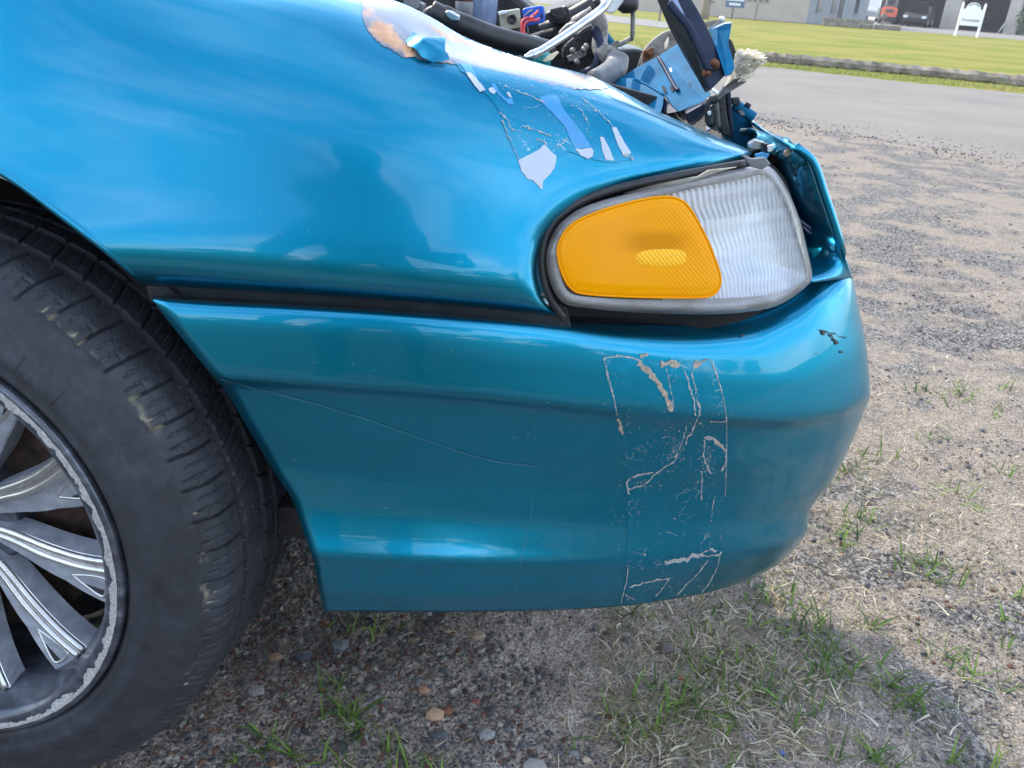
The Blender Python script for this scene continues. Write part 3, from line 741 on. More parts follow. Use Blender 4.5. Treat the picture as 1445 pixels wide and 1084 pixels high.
# ---- dark gap behind fender / bumper joint and around the lamp
plate("gap_filler", [(150, 360), (205, 398), (420, 400), (640, 410), (790, 420), (822, 430), (900, 440), (1000, 440), (1060, 430), (1085, 424), (1088, 428), (1076, 440), (1050, 452), (1010, 462), (960, 468), (800, 472), (500, 450), (230, 440)], "black_void", car, .01, y=.795, bevel=0)
plate("gap_flange", [(205, 404), (420, 408), (640, 420), (800, 434), (806, 462), (600, 452), (400, 438), (212, 428)], "black_plastic", car, .006, y=.742, bevel=.001)

# ---- corner lamp
lamp = empty("corner_lamp", tuple(PY(950, 345, .76)), parent=car)
def lampY(px, py): return YS+.012+plan(px, 1222, 560, .17)+np.clip((360-py)/130, -.6, 1)*.016+.00001*(py-350)**2*.0
lens_out = smooth_poly([(771, 372), (774, 345), (788, 318), (814, 297), (850, 283), (900, 270), (950, 259), (1000, 247), (1045, 238), (1074, 233), (1090, 238), (1104, 255), (1118, 282), (1130, 315), (1139, 352), (1146, 388), (1140, 402), (1118, 420), (1090, 434), (1050, 441), (1000, 444), (940, 443), (880, 440), (830, 435), (800, 430), (786, 418), (776, 398)], 4)
lens_in = smooth_poly([(788, 372), (790, 350), (802, 328), (826, 311), (860, 297), (905, 285), (950, 273), (1000, 262), (1045, 254), (1072, 246), (1090, 255), (1106, 283), (1120, 318), (1131, 354), (1139, 387), (1132, 399), (1106, 411), (1060, 419), (1000, 421), (940, 423), (880, 422), (830, 419), (806, 414), (795, 400)], 4)
amber_p = smooth_poly([(787, 358), (791, 338), (808, 316), (844, 299), (896, 284), (934, 278), (954, 280), (968, 288), (982, 308), (1000, 343), (1013, 377), (1017, 395), (1014, 408), (1004, 417), (980, 420), (896, 419), (828, 415), (806, 407), (793, 385)], 4)
def surf_mesh(name, poly, yfun, mat, parent, step, holes=(), attr=None, th=0):
    v2, T = cdt(poly, step, holes)
    V = PY(v2[:, 0], v2[:, 1], yfun(v2[:, 0], v2[:, 1]))
    at = {k: fn(v2[:, 0], v2[:, 1]) for k, fn in (attr or {}).items()}
    o = mesh_obj(name, V, T, mat, parent, smooth=True, attrs=at)
    if th:
        m = o.modifiers.new("thickness", 'SOLIDIFY'); m.thickness = th; m.offset = -1
    return o
def rimY(px, py):
    d = edge_dist(lens_out, px, py)
    e = edge_dist(lens_in, px, py)
    return lampY(px, py)+.010*np.exp(-d/4.)-.0025*np.exp(-(d-9)**2/6)+.0*e
surf_mesh("lens_rim", densify(lens_out, 4), rimY, "aged_lens_edge", lamp, 3.5, holes=[densify(lens_in, 4)])
def fluteY(px, py):
    band = np.floor((py+.10*(px-950)-250)/22.0); ph = (band % 2)*.5
    u = px+.34*(py-250)*np.clip((1090-px)/140, 0, 1)
    per = np.interp(px, [950, 1140], [8.6, 4.6])
    fl = np.abs(((u/per+ph*.35) % 1)-.5)*2
    bandw = np.abs(((py+.10*(px-950)-250)/22.0) % 1-.5)*2
    d = edge_dist(lens_in, px, py)
    am = np.clip(d/4, 0, 1)
    return lampY(px, py)+am*(.0032*fl+.0004*bandw**4)
xk = [905.]
while xk[-1] < 1160: xk.append(xk[-1]+.5*np.interp(xk[-1], [940, 1140], [8.4, 4.8]))
xk = np.array(xk); V2 = []; K = []; F2 = []
sl = .40*np.clip((1105-xk)/165, 0, 1); perk = np.interp(xk, [940, 1140], [8.4, 4.8])
for b_ in range(-1, 11):
    for r_ in range(5):
        pv = 232+22*(b_+r_/4); x_ = xk+sl*(pv-345)+perk*.25*(1 if b_ % 2 else -1)*(r_/4-.5)*1.6
        V2.append(np.stack([x_, pv-.17*(x_-950)], 1)); K.append((np.arange(len(xk)) % 2)*.0022+.0009*abs(r_/4-.5)*2)
V2 = np.array(V2); nrr = len(V2); K = np.array(K)
F2 = grid_faces(nrr, len(xk))[:, ::-1]; f2 = V2.reshape(-1, 2); cen = f2[F2].mean(1)
lin2 = [(px_+(950-px_)*-.012, py_+(345-py_)*-.03) for px_, py_ in lens_in]
okf = inside(lin2, cen[:, 0], cen[:, 1]) & ~(inside(amber_p, cen[:, 0], cen[:, 1]) & (edge_dist(amber_p, cen[:, 0], cen[:, 1]) > 4))
F2 = F2[okf]; us = np.unique(F2); rm_ = np.zeros(len(f2), int); rm_[us] = np.arange(len(us))
mesh_obj("clear_lens", PY(f2[us, 0], f2[us, 1], lampY(f2[us, 0], f2[us, 1])+K.ravel()[us]+.0018), rm_[F2], "clear_lens", lamp)
def amberY(px, py):
    d = edge_dist(amber_p, px, py); return lampY(px, py)-.0035*(1-np.exp(-d/3.5))+.0008*np.exp(-(d-9)**2/4)
def prismf(px, py): return np.clip((px-885+.25*(360-py))/70, 0, 1)*.9+.02
surf_mesh("amber_lens", densify(amber_p, 3.5), amberY, "amber_lens", lamp, 3.2, attr={"prism": prismf, "window": lambda a, b: np.exp(-((a-925)/44)**4-((b-341)/15)**4)})
edge_in = densify(amber_p, 3.5)
P = PY(*np.array(edge_in+[edge_in[0]]).T, lampY(*np.array(edge_in+[edge_in[0]]).T)-.001)
MB().tube(P, .0012, 6, 1, cap=False).obj("amber_edge", "amber_lens", lamp, smooth=True)
# silver bowl, amber bowl and bulb seat behind the lenses
def bowlY(px, py):
    d = edge_dist(lens_out, px, py); u = px+.34*(py-250)*np.clip((1090-px)/140, 0, 1)
    return lampY(px, py)+.012+.022*(1-np.exp(-d/30))
surf_mesh("reflector", densify([(px+(960-px)*.03, py+(345-py)*.05) for px, py in lens_out], 6), bowlY, "reflector", lamp, 5)
surf_mesh("amber_reflector", densify([(px+(900-px)*.02, py+(350-py)*.02) for px, py in amber_p], 6), lambda a, b: lampY(a, b)+.0105+.012*(1-np.exp(-edge_dist(amber_p, a, b)/25)), "amber_reflector", lamp, 7)
bulb_p = smooth_poly([(886, 349), (896, 336), (920, 330), (948, 331), (962, 338), (964, 346), (940, 350), (912, 352)], 4)
surf_mesh("bulb_socket", bulb_p, lambda a, b: lampY(a, b)+.008-.003*(1-np.exp(-edge_dist(bulb_p, a, b)/6)), "bulb_dark", lamp, 6)
glow_p = smooth_poly([(898, 360), (915, 353), (950, 352), (966, 356), (968, 368), (955, 375), (920, 375), (902, 371)], 4)
surf_mesh("reflex_patch", densify(glow_p, 3.5), lambda a, b: lampY(a, b)-.0036-.0008*(1-np.exp(-edge_dist(glow_p, a, b)/3)), "reflex_amber", lamp, 3.2)
# seal and dark housing round the lamp
seal = smooth_poly([(762, 372), (764, 345), (776, 315), (802, 291), (845, 273), (900, 258), (1000, 236), (1050, 226), (1078, 226), (1098, 240), (1112, 262), (1122, 300), (1128, 350), (1120, 425), (1060, 447), (940, 450), (830, 446), (792, 444), (772, 408)], 3)
surf_mesh("lamp_housing", densify(seal, 7), lambda a, b: lampY(a, b)+.05, "black_void", lamp, 14)
bnd = [PY(px, py, lampY(np.array(px), np.array(py))+.012) for px, py in [(797, 450), (776, 420), (766, 385), (766, 350), (778, 318), (806, 292), (850, 272), (905, 258), (960, 247), (1010, 238), (1050, 231)]]
MB().tube(bnd, .0038, 8, 5).obj("rubber_seal", "black_plastic", lamp, smooth=True)
plate("lamp_bracket", [(880, 273), (935, 258), (985, 249), (1000, 240), (1040, 236), (1015, 243), (975, 256), (930, 268)], "beige_plastic", lamp, .002, y=.782, bevel=.0005)
plate("lamp_tab", [(1046, 218), (1062, 224), (1080, 222), (1088, 232), (1076, 240), (1060, 236)], "grey_plastic", lamp, .004, y=.80)

# ---- nose section right of the lamp (deep concave headlamp opening) and crushed upper flange
NR = 40
ts = np.linspace(0, 1, NR)
left = pchip([0, .3, .6, .85, 1], np.array([(1082, 214), (1098, 262), (1122, 320), (1138, 372), (1146, 398)], float), ts)
right = pchip([0, .12, .3, .55, .8, 1], np.array([(1122, 206), (1146, 226), (1163, 272), (1179, 320), (1190, 356), (1203, 392)], float), ts)
cols = []
for u, yo in ((0, .115), (.18, .135), (.4, .125), (.62, .095), (.8, .06), (.92, .030), (1., .0)):
    p = left+(right-left)*u; ybot = YS+.018+plan(p[:, 0], 1203.5, 551, .17)
    yy = (YS+.165)+yo*(1-ts**3)
    yy = yy*(1-ts**4)+ybot*ts**4
    cols.append(PY(p[:, 0], p[:, 1], yy))
c_ = cols[-1]
cols.append(c_+np.array([-.004, .03, .001])); cols.append(c_+np.array([-.012, .12, .004])); cols.append(c_+np.array([.0, .5, .01]))
Wn = np.stack(cols, 1)
nk = pchip(np.arange(len(cols)), Wn.transpose(1, 0, 2), np.linspace(0, len(cols)-1, 46)).transpose(1, 0, 2)
nose = mesh_obj("nose_panel", nk.reshape(-1, 3), grid_faces(NR, 46)[:, ::-1], "teal_paint", car, smooth=True)
sm = nose.modifiers.new("thickness", 'SOLIDIFY'); sm.thickness = .004; sm.offset = -1
# crushed flange: a wavy folded ribbon
tp = np.array([(1067, 190, .93), (1080, 193, .92), (1096, 199, .91), (1108, 202, .90), (1114, 200, .895), (1121, 208, .885), (1133, 216, .88), (1144, 219, .875), (1150, 232, .872), (1158, 258, .87), (1163, 280, .868)])
tp = catmull(tp, 5); V = []
for k, p in enumerate(tp):
    c = PY(p[0], p[1], p[2]); wv = math.sin(k*1.3)*.003+math.sin(k*.55)*.003
    for (dx, dy, dz) in ((-.006, .055, -.006+wv), (-.002, .028, .001+wv*.5), (0, .008, .003), (.001, 0, 0), (-.001, -.001, -.006+wv*.6), (-.006, .004, -.013+wv)):
        V.append(c+np.array([dx, dy, dz]))
mesh_obj("crushed_flange", V, grid_faces(len(tp), 6), "teal_paint_dull", nose, smooth=True).modifiers.new("thickness", 'SOLIDIFY').thickness = .003
plate("torn_foam", [(1107, 214), (1113, 210), (1117, 217), (1113, 222), (1107, 221)], "tan_residue", nose, .006, y=.885, bevel=.001)
plate("chipped_edge", [(1137, 221), (1144, 222), (1152, 240), (1162, 266), (1164, 276), (1157, 262), (1146, 242)], "white_fibre", nose, .002, y=.868, bevel=.0004)
plate("chipped_edge", [(1122, 206), (1132, 210), (1143, 219), (1136, 221), (1124, 213)], "clear_chunk", nose, .002, y=.872, bevel=.0005)
mb = MB(); mb.prism([PY(1128, 309, .845), PY(1144, 321, .85), PY(1146, 325, .85), PY(1130, 315, .845)], (0, .004, .001)); mb.prism([PY(1130, 318, .84), PY(1139, 323, .845), PY(1146, 331, .845), PY(1140, 331, .845)], (0, .004, .001)); mb.obj("torn_tab", "navy_metal", nose, bevel=.0008)

# ---- front wheel
wc = np.array([-.590, .684, .3207]); w_st, w_cb = R_(6.8), R_(-4.7)
w_fw = np.array([math.cos(w_st), -math.sin(w_st), 0]); w_ax = np.array([math.sin(w_st), math.cos(w_st), 0])*math.cos(w_cb)+np.array([0, 0, math.sin(w_cb)])
w_up = np.cross(w_fw, w_ax); w_up = w_up if w_up[2] > 0 else -w_up
wheel = empty("wheel", tuple(wc), parent=car)
def wl(r, th, off):
    r, th, off = np.broadcast_arrays(np.asarray(r, float), np.asarray(th, float), np.asarray(off, float))
    return wc+off[..., None]*w_ax+(r*np.cos(th))[..., None]*w_fw+(r*np.sin(th))[..., None]*w_up
RT = .3224
# tyre section: outer sidewall, tread, inner sidewall
side_o = [(.2275, .012), (.2305, .004), (.234, .0005), (.239, -.003), (.2405, -.0022), (.250, -.0055), (.262, -.0062), (.2625, -.0055), (.275, -.005), (.2755, -.0045), (.284, -.002), (.292, .002), (.300, .0075), (.3045, .0115)]
ts_ = np.arange(.0145, .2035, .00165)
def tread_r(s):
    m = (s-.109)/.0945
    return RT-.0035*np.abs(m)**2.2-.0135*np.clip((np.abs(m)-.66)/.34, 0, 1)**2.4
side_i = [(.3045, .2065), (.295, .212), (.28, .2165), (.26, .218), (.24, .212), (.2275, .205)]
sec = np.array(side_o+[(tread_r(s), s) for s in ts_]+side_i)
NTH = 1740; th = np.linspace(0, 2*np.pi, NTH, endpoint=False)
TH, S_ = np.meshgrid(th, sec[:, 1], indexing='ij'); Rr = np.broadcast_to(sec[:, 0], TH.shape).copy()
no = len(side_o); istr = np.zeros(len(sec), bool); istr[no:no+len(ts_)] = True
def gv(d, w, dep, e=.0008): return dep*np.clip((w/2+e-np.abs(d))/(2*e), 0, 1)
pit = 2*np.pi/58
h = np.zeros_like(TH)
for c0, w0, d0 in ((.0705, .0085, .0075), (.1165, .0080, .0075), (.1465, .0055, .0065), (.1745, .0045, .006)):
    h = np.maximum(h, gv(S_-c0-.0003*np.sin(TH*58*2), w0, d0))
def cell(a, p): return (((a/p)+.5) % 1-.5)*p
ribs = ((.0, .067, .10, 0.0, .0030, .22), (.075, .1125, -.35, .35, .0030, .1), (.121, .144, .15, .1, .0034, .2), (.150, .172, -.2, .6, .0034, .15), (.178, .21, .1, .25, .0042, .1))
for a, b, slope, ph, wid, bow in ribs:
    m = (S_ > a) & (S_ < b); sc = (S_-(a+b)/2)
    ang = TH+slope*sc/RT*1.0+bow*np.sin((S_-a)/(b-a)*np.pi)*.03+ph*pit
    h = np.where(m, np.maximum(h, gv(cell(ang, pit)*RT, wid*.8, .0040)), h)
    zz = .0009*(np.abs(((S_*150) % 1)-.5)*4-1)
    for k in (1/3, 2/3):
        sip = gv(cell(ang-pit*k+zz/RT, pit)*RT, .0013, .0018, .0009)
        ms = m & (S_ > a+.006+(.018 if a == 0 else 0)) & (S_ < b-.003)
        h = np.where(ms, np.maximum(h, sip), h)
# shoulder notches: little hooks cut in the outer edge
angs = TH+.10*(S_-.0)/RT
nt = gv(cell(angs-pit*.33, pit)*RT, .0020, .0018)*((S_ > .016) & (S_ < .030))
nt = np.maximum(nt, gv(cell(angs-pit*.66, pit)*RT, .0018, .0015)*((S_ > .021) & (S_ < .030)))
nt = np.maximum(nt, gv(S_-.0285-.1*cell(angs-pit*.2, pit)*RT, .0022, .002)*((cell(angs-pit*.2, pit)*RT > -.004) & (cell(angs-pit*.2, pit)*RT < .006)))
h = np.maximum(h, nt); h[:, ~istr] = 0
h += (fbm(TH*40, S_*160, 3, 8)-.44)*.0012*istr
# moulded bars and raised characters band on the sidewall (blurred wear)
sb = (S_ < .004) & (Rr > .245) & (Rr < .285)
chars = ((vnoise(TH*16, np.floor((Rr-.245)/.007), 31) > .55) & (np.sin(TH-.25) > .2) & (Rr > .25) & (Rr < .274))
Rr2 = Rr-h
off = S_-np.where(chars & sb, .0016, 0)
mud = np.clip((.034-S_)/.02, 0, 1)*np.clip((S_-.002)/.01, 0, 1)*(.45+.5*np.clip(h/.002, 0, 1))*np.clip((fbm(TH*11, S_*60, 4, 5)-.36)*5.5, 0, 1.3)
mud = mud*(.75+.5*np.cos(TH+.35))
tyre_F = grid_faces(NTH, len(sec), wrap_r=True)[:, ::-1]
tyre = mesh_obj("tyre", wl(Rr2, TH, off).reshape(-1, 3), tyre_F, "tyre_rubber", wheel, smooth=True, attrs={"mud": np.clip(mud, 0, 1).ravel()})
tf = np.ones(len(tyre.data.polygons), bool); cj = tyre_F.min(1) % len(sec); tf[(cj >= no) & (cj < no+len(ts_)-1)] = False
if len(tf) == len(tyre_F): tyre.data.polygons.foreach_set("use_smooth", tf)
def revolve(name, prof, mat, n=160, parent=wheel):
    p = np.array(prof); t_ = np.linspace(0, 2*np.pi, n, endpoint=False); T_, O_ = np.meshgrid(t_, p[:, 1], indexing='ij'); Rv = np.broadcast_to(p[:, 0], T_.shape)
    return mesh_obj(name, wl(Rv, T_, O_).reshape(-1, 3), grid_faces(n, len(p), wrap_r=True)[:, ::-1], mat, parent, smooth=True)
revolve("rim", [(.228, .012), (.2302, .004), (.2302, -.0025), (.2285, -.0042), (.222, -.0048), (.214, -.0035), (.209, .0), (.2065, .006), (.2035, .014), (.199, .022), (.196, .031), (.193, .045), (.191, .07), (.188, .12), (.19, .20), (.228, .205)], "dark_rim")
# kerb-rashed bright band on the lip
t_ = np.linspace(0, 2*np.pi, 900, endpoint=False)
lipr = np.array([.2285, .222, .214, .209, .2065]); lipo = np.array([-.0042, -.0048, -.0035, .0, .006])
ro = .2250-.0014*fbm(t_*30, t_*0, 3, 3); ri = .2225-.013*np.clip(fbm(t_*17, t_*0+4, 3, 6)-.18, 0, 1)-.0035*(fbm(t_*120, t_*0+2, 3, 16)-.45)-.002
gap = (fbm(t_*14, t_*0+9, 3, 12) > .63) & (np.cos(t_-.8) > .3)
bandv = []
for u in (0, .5, 1):
    r_ = ro+(ri-ro)*u; o_ = np.interp(-r_, -lipr, lipo)-.0006
    bandv.append(wl(r_, t_, o_))
Fb = grid_faces(900, 3, wrap_r=True)[:, ::-1]; 
mesh_obj("kerb_rash", np.stack(bandv, 1).reshape(-1, 3), Fb, "scuffed_alu", wheel, smooth=True)
revolve("brake_disc", [(.02, .085), (.150, .085), (.152, .087), (.152, .105), (.06, .105)], "brake_rust")
revolve("hub", [(.001, .040), (.030, .040), (.034, .043), (.036, .055), (.070, .058), (.074, .064), (.074, .12)], "dark_rim", 60)
revolve("hub_shroud", [(.01, .14), (.186, .14), (.187, .15)], "black_void", 60)
def spoke_off(r): return np.interp(r, [.03, .08, .14, .196], [.050, .046, .037, .027])
for k in range(10):
    a0 = R_(0.5)+k*2*math.pi/10
    rr_ = np.linspace(.055, .1965, 16); u = (rr_-.055)/(.1965-.055)
    bow_ = R_(-7)*np.sin(u*np.pi)*.55+R_(5)*(1-u)
    top = a0+bow_; low = top-R_(1)*(0)-np.interp(u, [0, .25, .6, 1], [R_(27), R_(23), R_(19), R_(19)])
    V = []; 
    for i, r_ in enumerate(rr_):
        so = spoke_off(r_); rg = .022/r_; wdt = top[i]-low[i]; rg = min(rg, wdt*.5)
        for ang_, o_ in ((top[i]+.02, so+.024), (top[i], so+.002), (top[i]-rg*.08, so), (top[i]-rg*.92, so), (top[i]-rg, so+.003), (top[i]-rg*1.2, so+.006), (low[i]+.010, so+.008), (low[i], so+.010), (low[i], so+.034)):
            V.append(wl(r_, ang_, o_))
    Fc = grid_faces(16, 9)
    fl = Fc
    mi = np.where(((Fc[:, 0] % 9) >= 1) & ((Fc[:, 0] % 9) <= 3), 1, 0)
    o = mesh_obj("spoke", V, fl, None, wheel, smooth=False, mats=["spoke_grey", "machined_alu"], midx=mi)
    # machined ridge, with a groove down its middle
    mb = MB()
    for du in (.22, .74):
        mb.tube([wl(r_, top[i]-min(.021/r_, (top[i]-low[i])*.5)*du, spoke_off(r_)+.0005) for i, r_ in enumerate(rr_)], .0042, 8, 2)
    mb.obj("spoke_ridge", "machined_alu", wheel, smooth=True)
    # pocket near the rim
    rc = np.array([.148, .166, .184, .1895, .1895, .184, .168]); uu = np.interp(rc, rr_, top); wd = np.interp(rc, rr_, top-low)
    fr_ = np.array([.70, .54, .48, .54, .80, .86, .80])
    pk = [wl(r_, uu[i]-wd[i]*fr_[i], spoke_off(r_)+.0070) for i, r_ in enumerate(rc)]
    MB().prism(pk[::-1], w_ax*.002).obj("spoke_pocket", "black_plastic", wheel)
    MB().tube(pk+[pk[0]], .0017, 6, 4, cap=False).obj("pocket_edge", "machined_alu", wheel, smooth=True)
# wheel-arch liner and dark bay behind the wheel
la = np.linspace(.12, math.pi+.3, 40); V = []
for a in la:
    for yy in (.735, .80, .95, 1.1): V.append((wc[0]+.375*math.cos(a), yy, .335+.375*math.sin(a)))
mesh_obj("arch_liner", V, grid_faces(40, 4), "black_plastic", car, smooth=True)
MB().prism([(-1.15, 1.1, .28), (-.15, 1.1, .28), (-.15, 1.1, .80), (-1.15, 1.1, .80)], (0, .01, 0)).obj("inner_panel", "black_void", car)
lip = []
for px, py in [(-30, 226), (25, 260), (75, 297), (130, 340), (178, 382), (199, 402)]:
    hpt = fender_S.hit(px+2, py-2, -.004); 
    if hpt is not None: lip.append(hpt)
if len(lip) > 3: MB().tube(np.array(lip), .005, 8, 4).obj("arch_lip", "teal_paint", car, smooth=True)
# underbody, far side and rear of the body (closes the car so that it shades the ground)
MB().box((-.35, 1.45, .30), (1.15, 1.3, .04)).box((-2.3, 1.5, .30), (2.7, 1.5, .05)).obj("undertray", "black_plastic", car)
prof = [(-1.02, .24), (-1.02, .50), (-1.05, .86), (-1.35, .93), (-1.6, .97), (-2.2, 1.32), (-3.0, 1.34), (-3.9, .98), (-4.2, .92), (-4.25, .5), (-4.15, .3)]
MB().prism([(x, .745, z) for x, z in prof][::-1], (0, 1.55, 0)).obj("body_shell", "teal_paint", car, bevel=.03)
MB().prism([(-1.02, 2.20, .25), (.25, 2.20, .25), (.30, 2.20, .60), (.1, 2.2, .76), (-.4, 2.2, .83), (-1.02, 2.2, .88)], (0, .06, 0)).obj("far_fender", "teal_paint", car, bevel=.02)

# ================================================================== ENGINE BAY
plate("engine_block", [(540, -60), (680, -50), (760, 20), (846, -8), (852, 30), (838, 70), (846, 118), (880, 150), (600, 150), (540, 60)], "dark_engine", car, .35, .01, y=1.34)
plate("inner_apron", [(480, 20), (560, 12), (640, 55), (760, 95), (860, 118), (940, 140), (1000, 165), (1064, 214), (1064, 260), (480, 260)], "dark_engine", car, .01, .002, y=1.03)
plate("engine_cover", [(592, -30), (640, -30), (652, 25), (640, 34), (600, 20), (585, 5)], "black_plastic", car, .08, .006, y=1.22)
plate("fuse_cover", [(569, -12), (590, -12), (588, 13), (583, 15), (570, 8)], "grey_plastic", car, .03, .002, y=1.10)
plate("fuse_base", [(588, 2), (598, 6), (596, 22), (587, 16)], "grey_plastic", car, .03, .002, y=1.12)
hose("vacuum_hose", [(600, 26), (606, 18), (617, 14.5), (630, 16), (642, 22)], .006, "black_plastic", car, y=1.06)
plate("hose_clamp", [(627, 16), (634, 14), (649, 22), (648, 31), (638, 30), (629, 24)], "silver_metal", car, .01, .002, y=1.04)
hose("intake_hose", [(608, 16, 1.06), (632, 28, 1.06), (655, 36, 1.06), (690, 50, 1.07), (730, 61, 1.09), (775, 72, 1.12)], .0125, "black_plastic", car, n=18)
hose("intake_highlight", [(655, 28.5, 1.052), (690, 42, 1.062), (730, 53, 1.082), (775, 63, 1.112)], .0014, "grey_plastic", car)  # highlight along the hose's top, drawn as a thin grey tube
# washer tank with its cap and neck
mb = MB(); mb.disc(PY(680, 48, 1.25), (0, 0, 1), .02, .1, 28, prof=[(.018, -.01), (.019, .03), (.0185, .06), (.016, .10), (.012, .125)]); 
b0 = PY(678, 50, 1.26); mb = MB().disc(b0, (.02, 0, 1), .02, .1, 30, prof=[(.020, -.05), (.0205, .0), (.0205, .035), (.020, .075), (.016, .10)])
mb.obj("washer_tank", "tank_plastic", car, smooth=True)
n0 = PY(654, 34, 1.20); MB().disc(n0, (0, 0, 1), .012, .06, 24, prof=[(.0105, -.02), (.0105, .010), (.0115, .012), (.0115, .026), (.010, .028)]).obj("filler_neck", "grey_plastic", car, smooth=True)
MB().disc(n0+np.array([0, 0, .028]), (0, 0, 1), .012, .06, 24, prof=[(.0115, 0), (.0122, .002), (.0122, .016), (.010, .019)]).obj("filler_cap", "brown_cap", car, smooth=True)
# relay bracket, plug and wires
rb = plate("relay_bracket", [(704, 22), (709, 16), (733, 12), (736, 40), (724, 41), (712, 45), (707, 46)], "beige_plastic", car, .02, .002, y=1.16)
c0 = PY(722.5, 27, 1.158); MB().disc(c0, (0, -1, 0), .0065, .003, 20, prof=[(.0056, -.001), (.0060, .001), (.0056, .0022), (.0034, .0022), (.003, .0008)]).obj("bracket_bolt", "black_plastic", rb, smooth=True)
plate("bracket_gusset", [(716, 42), (728, 38), (731, 44), (722, 48)], "rust", rb, .01, .001, y=1.165)
plate("bracket_clip", [(702, 17), (709, 15), (716, 15), (715, 19), (704, 22)], "clear_chunk", rb, .008, .001, y=1.15)
plug = plate("wiring_plug", smooth_poly([(737, 14), (750, 10), (764, 8), (768, 12), (769, 27), (766, 32), (756, 35), (744, 37), (739, 30)], 3), "blue_plastic", car, .02, .002, y=1.17)
plate("plug_latch", [(763, 20), (766, 20), (766, 26), (764, 26)], "navy_metal", plug, .003, .0004, y=1.166)
for pts in ([(759.5, 15.5), (755, 20), (750, 24), (752, 25)], [(757, 29), (750, 26.5), (742, 26), (737, 30), (735.5, 38), (737, 52)], [(761, 26), (757, 29), (749, 29), (742, 32), (739, 40), (741, 52)]):
    hose("red_wire", [(x, y, 1.162-.004*i) for i, (x, y) in enumerate(pts)], .0016, "red_wire", plug, n=8)
for pts in ([(752, 14), (745, 18), (739, 24)], [(744, 37), (745, 44), (743, 53)], [(733, 40), (734, 47), (737, 53)]):
    hose("grey_wire", [(x, y, 1.164) for x, y in pts], .0009, "grey_plastic", plug, n=6)
plate("black_module", smooth_poly([(772, 18), (790, 12), (800, 9), (806, 24), (800, 32), (782, 34), (773, 28)], 3), "black_plastic", car, .05, .004, y=1.24)
plate("module_lid", [(776, 13), (794, 9), (799, 20), (796, 27), (788, 30), (777, 22)], "dark_engine", car, .01, .002, y=1.225)
hose("loom", [(762, 45), (778, 40), (790, 30), (810, 22), (838, 6)], .012, "black_plastic", car, y=1.30)
hose("loom", [(740, 60), (765, 52), (785, 46), (800, 30)], .008, "dark_engine", car, y=1.28)
plate("valley_cover", [(770, 34), (792, 24), (812, 14), (846, -4), (850, 12), (832, 28), (808, 44), (790, 56), (760, 56)], "dark_engine", car, .03, .004, y=1.30)
hose("pipe", [(800, 45, 1.2), (808, 35, 1.2), (820, 26, 1.2), (836, 14, 1.2)], .0055, "dirty_alu", car)
plate("cast_arm", [(788, 46), (800, 34), (812, 30), (818, 34), (812, 44), (800, 60), (788, 62)], "cast_metal", car, .02, .003, y=1.19)
plate("cast_arm", [(804, 27), (828, 13), (834, 14), (836, 20), (816, 30)], "cast_metal", car, .02, .003, y=1.22)
# coolant bottle
k0 = PY(758, 86, 1.10)
MB().disc(k0, (.05, -.2, 1), .02, .03, 28, prof=[(.0165, -.02), (.0168, .004), (.0155, .010), (.012, .012)]).obj("coolant_cap", "teal_cap", car, smooth=True)
MB().disc(PY(752, 70, 1.13), (.15, -.1, 1), .02, .03, 26, prof=[(.0165, -.02), (.0165, .006), (.0140, .013), (.008, .015)]).obj("coolant_bottle", "clear_chunk", car, smooth=True)
plate("paper_scrap", [(774, 78), (786, 72), (789, 74), (780, 84), (770, 88), (765, 86)], "white_fibre", car, .002, .0004, y=1.08)
hose("prop_rod", [(744, 79.5, 1.04), (757, 75.5, 1.05), (790, 55, 1.08), (822, 33, 1.11), (850, 12, 1.14), (862, -6, 1.15)], [.0034, .0046, .0048, .0048, .0052, .0056], "silver_metal", car, n=12)
hose("prop_rod_tip", [(740, 81, 1.035), (750, 78, 1.043), (760, 73, 1.052)], [.002, .0052, .0046], "silver_metal", car, n=10)
plate("broken_lamp_shell", [(851, 10), (862, -8), (884, -10), (879, 3), (870, 15), (864, 20), (857, 18)], "clear_chunk", car, .012, .002, y=1.18)
# alternator with its opening, crusty hose and elbow
plate("alternator_housing", smooth_poly([(796, 66), (812, 50), (826, 38), (842, 36), (846, 60), (848, 84), (842, 104), (826, 112), (806, 104), (794, 86)], 3), "dark_engine", car, .06, .005, y=1.17)
hose("alternator_ring", [(838, 40, 1.155), (846, 58, 1.15), (845, 80, 1.145), (836, 98, 1.14), (820, 106, 1.14)], .006, "navy_metal", car, n=10)
for (x, y) in ((811, 48), (824, 70), (808, 72), (827, 66), (814, 88)):
    MB().disc(PY(x, y, 1.155), (0, -1, .2), .004, .004, 10, prof=[(.0042, 0), (.004, .003), (.002, .005)]).obj("bolt", "cast_metal", car, smooth=True)
plate("stator_plate", [(800, 80), (818, 72), (828, 70), (828, 78), (812, 86), (802, 88)], "cast_metal", car, .01, .001, y=1.16)
hose("crusty_hose", [(838, 18, 1.16), (845, 30, 1.16), (848, 46, 1.16), (846, 62, 1.155), (851, 74, 1.15), (862, 80, 1.14)], [.009, .010, .009, .010, .012, .012], "dirty_alu", car, n=16)
hose("radiator_elbow", [(872, 82, 1.13), (868, 96, 1.12), (856, 106, 1.10), (838, 115, 1.08)], [.014, .015, .014, .013], "grey_plastic", car, n=20)
MB().tube(np.array([PY(864, 74, 1.132), PY(872, 79, 1.128), PY(880, 87, 1.13)]), .004, 8, 4).obj("hose_clamp", "dirty_alu", car, smooth=True)
hose("hood_cable", [(846, 45, 1.30), (856, 58, 1.32), (866, 70, 1.34), (872, 74, 1.34)], .009, "blue_bay_paint", car)
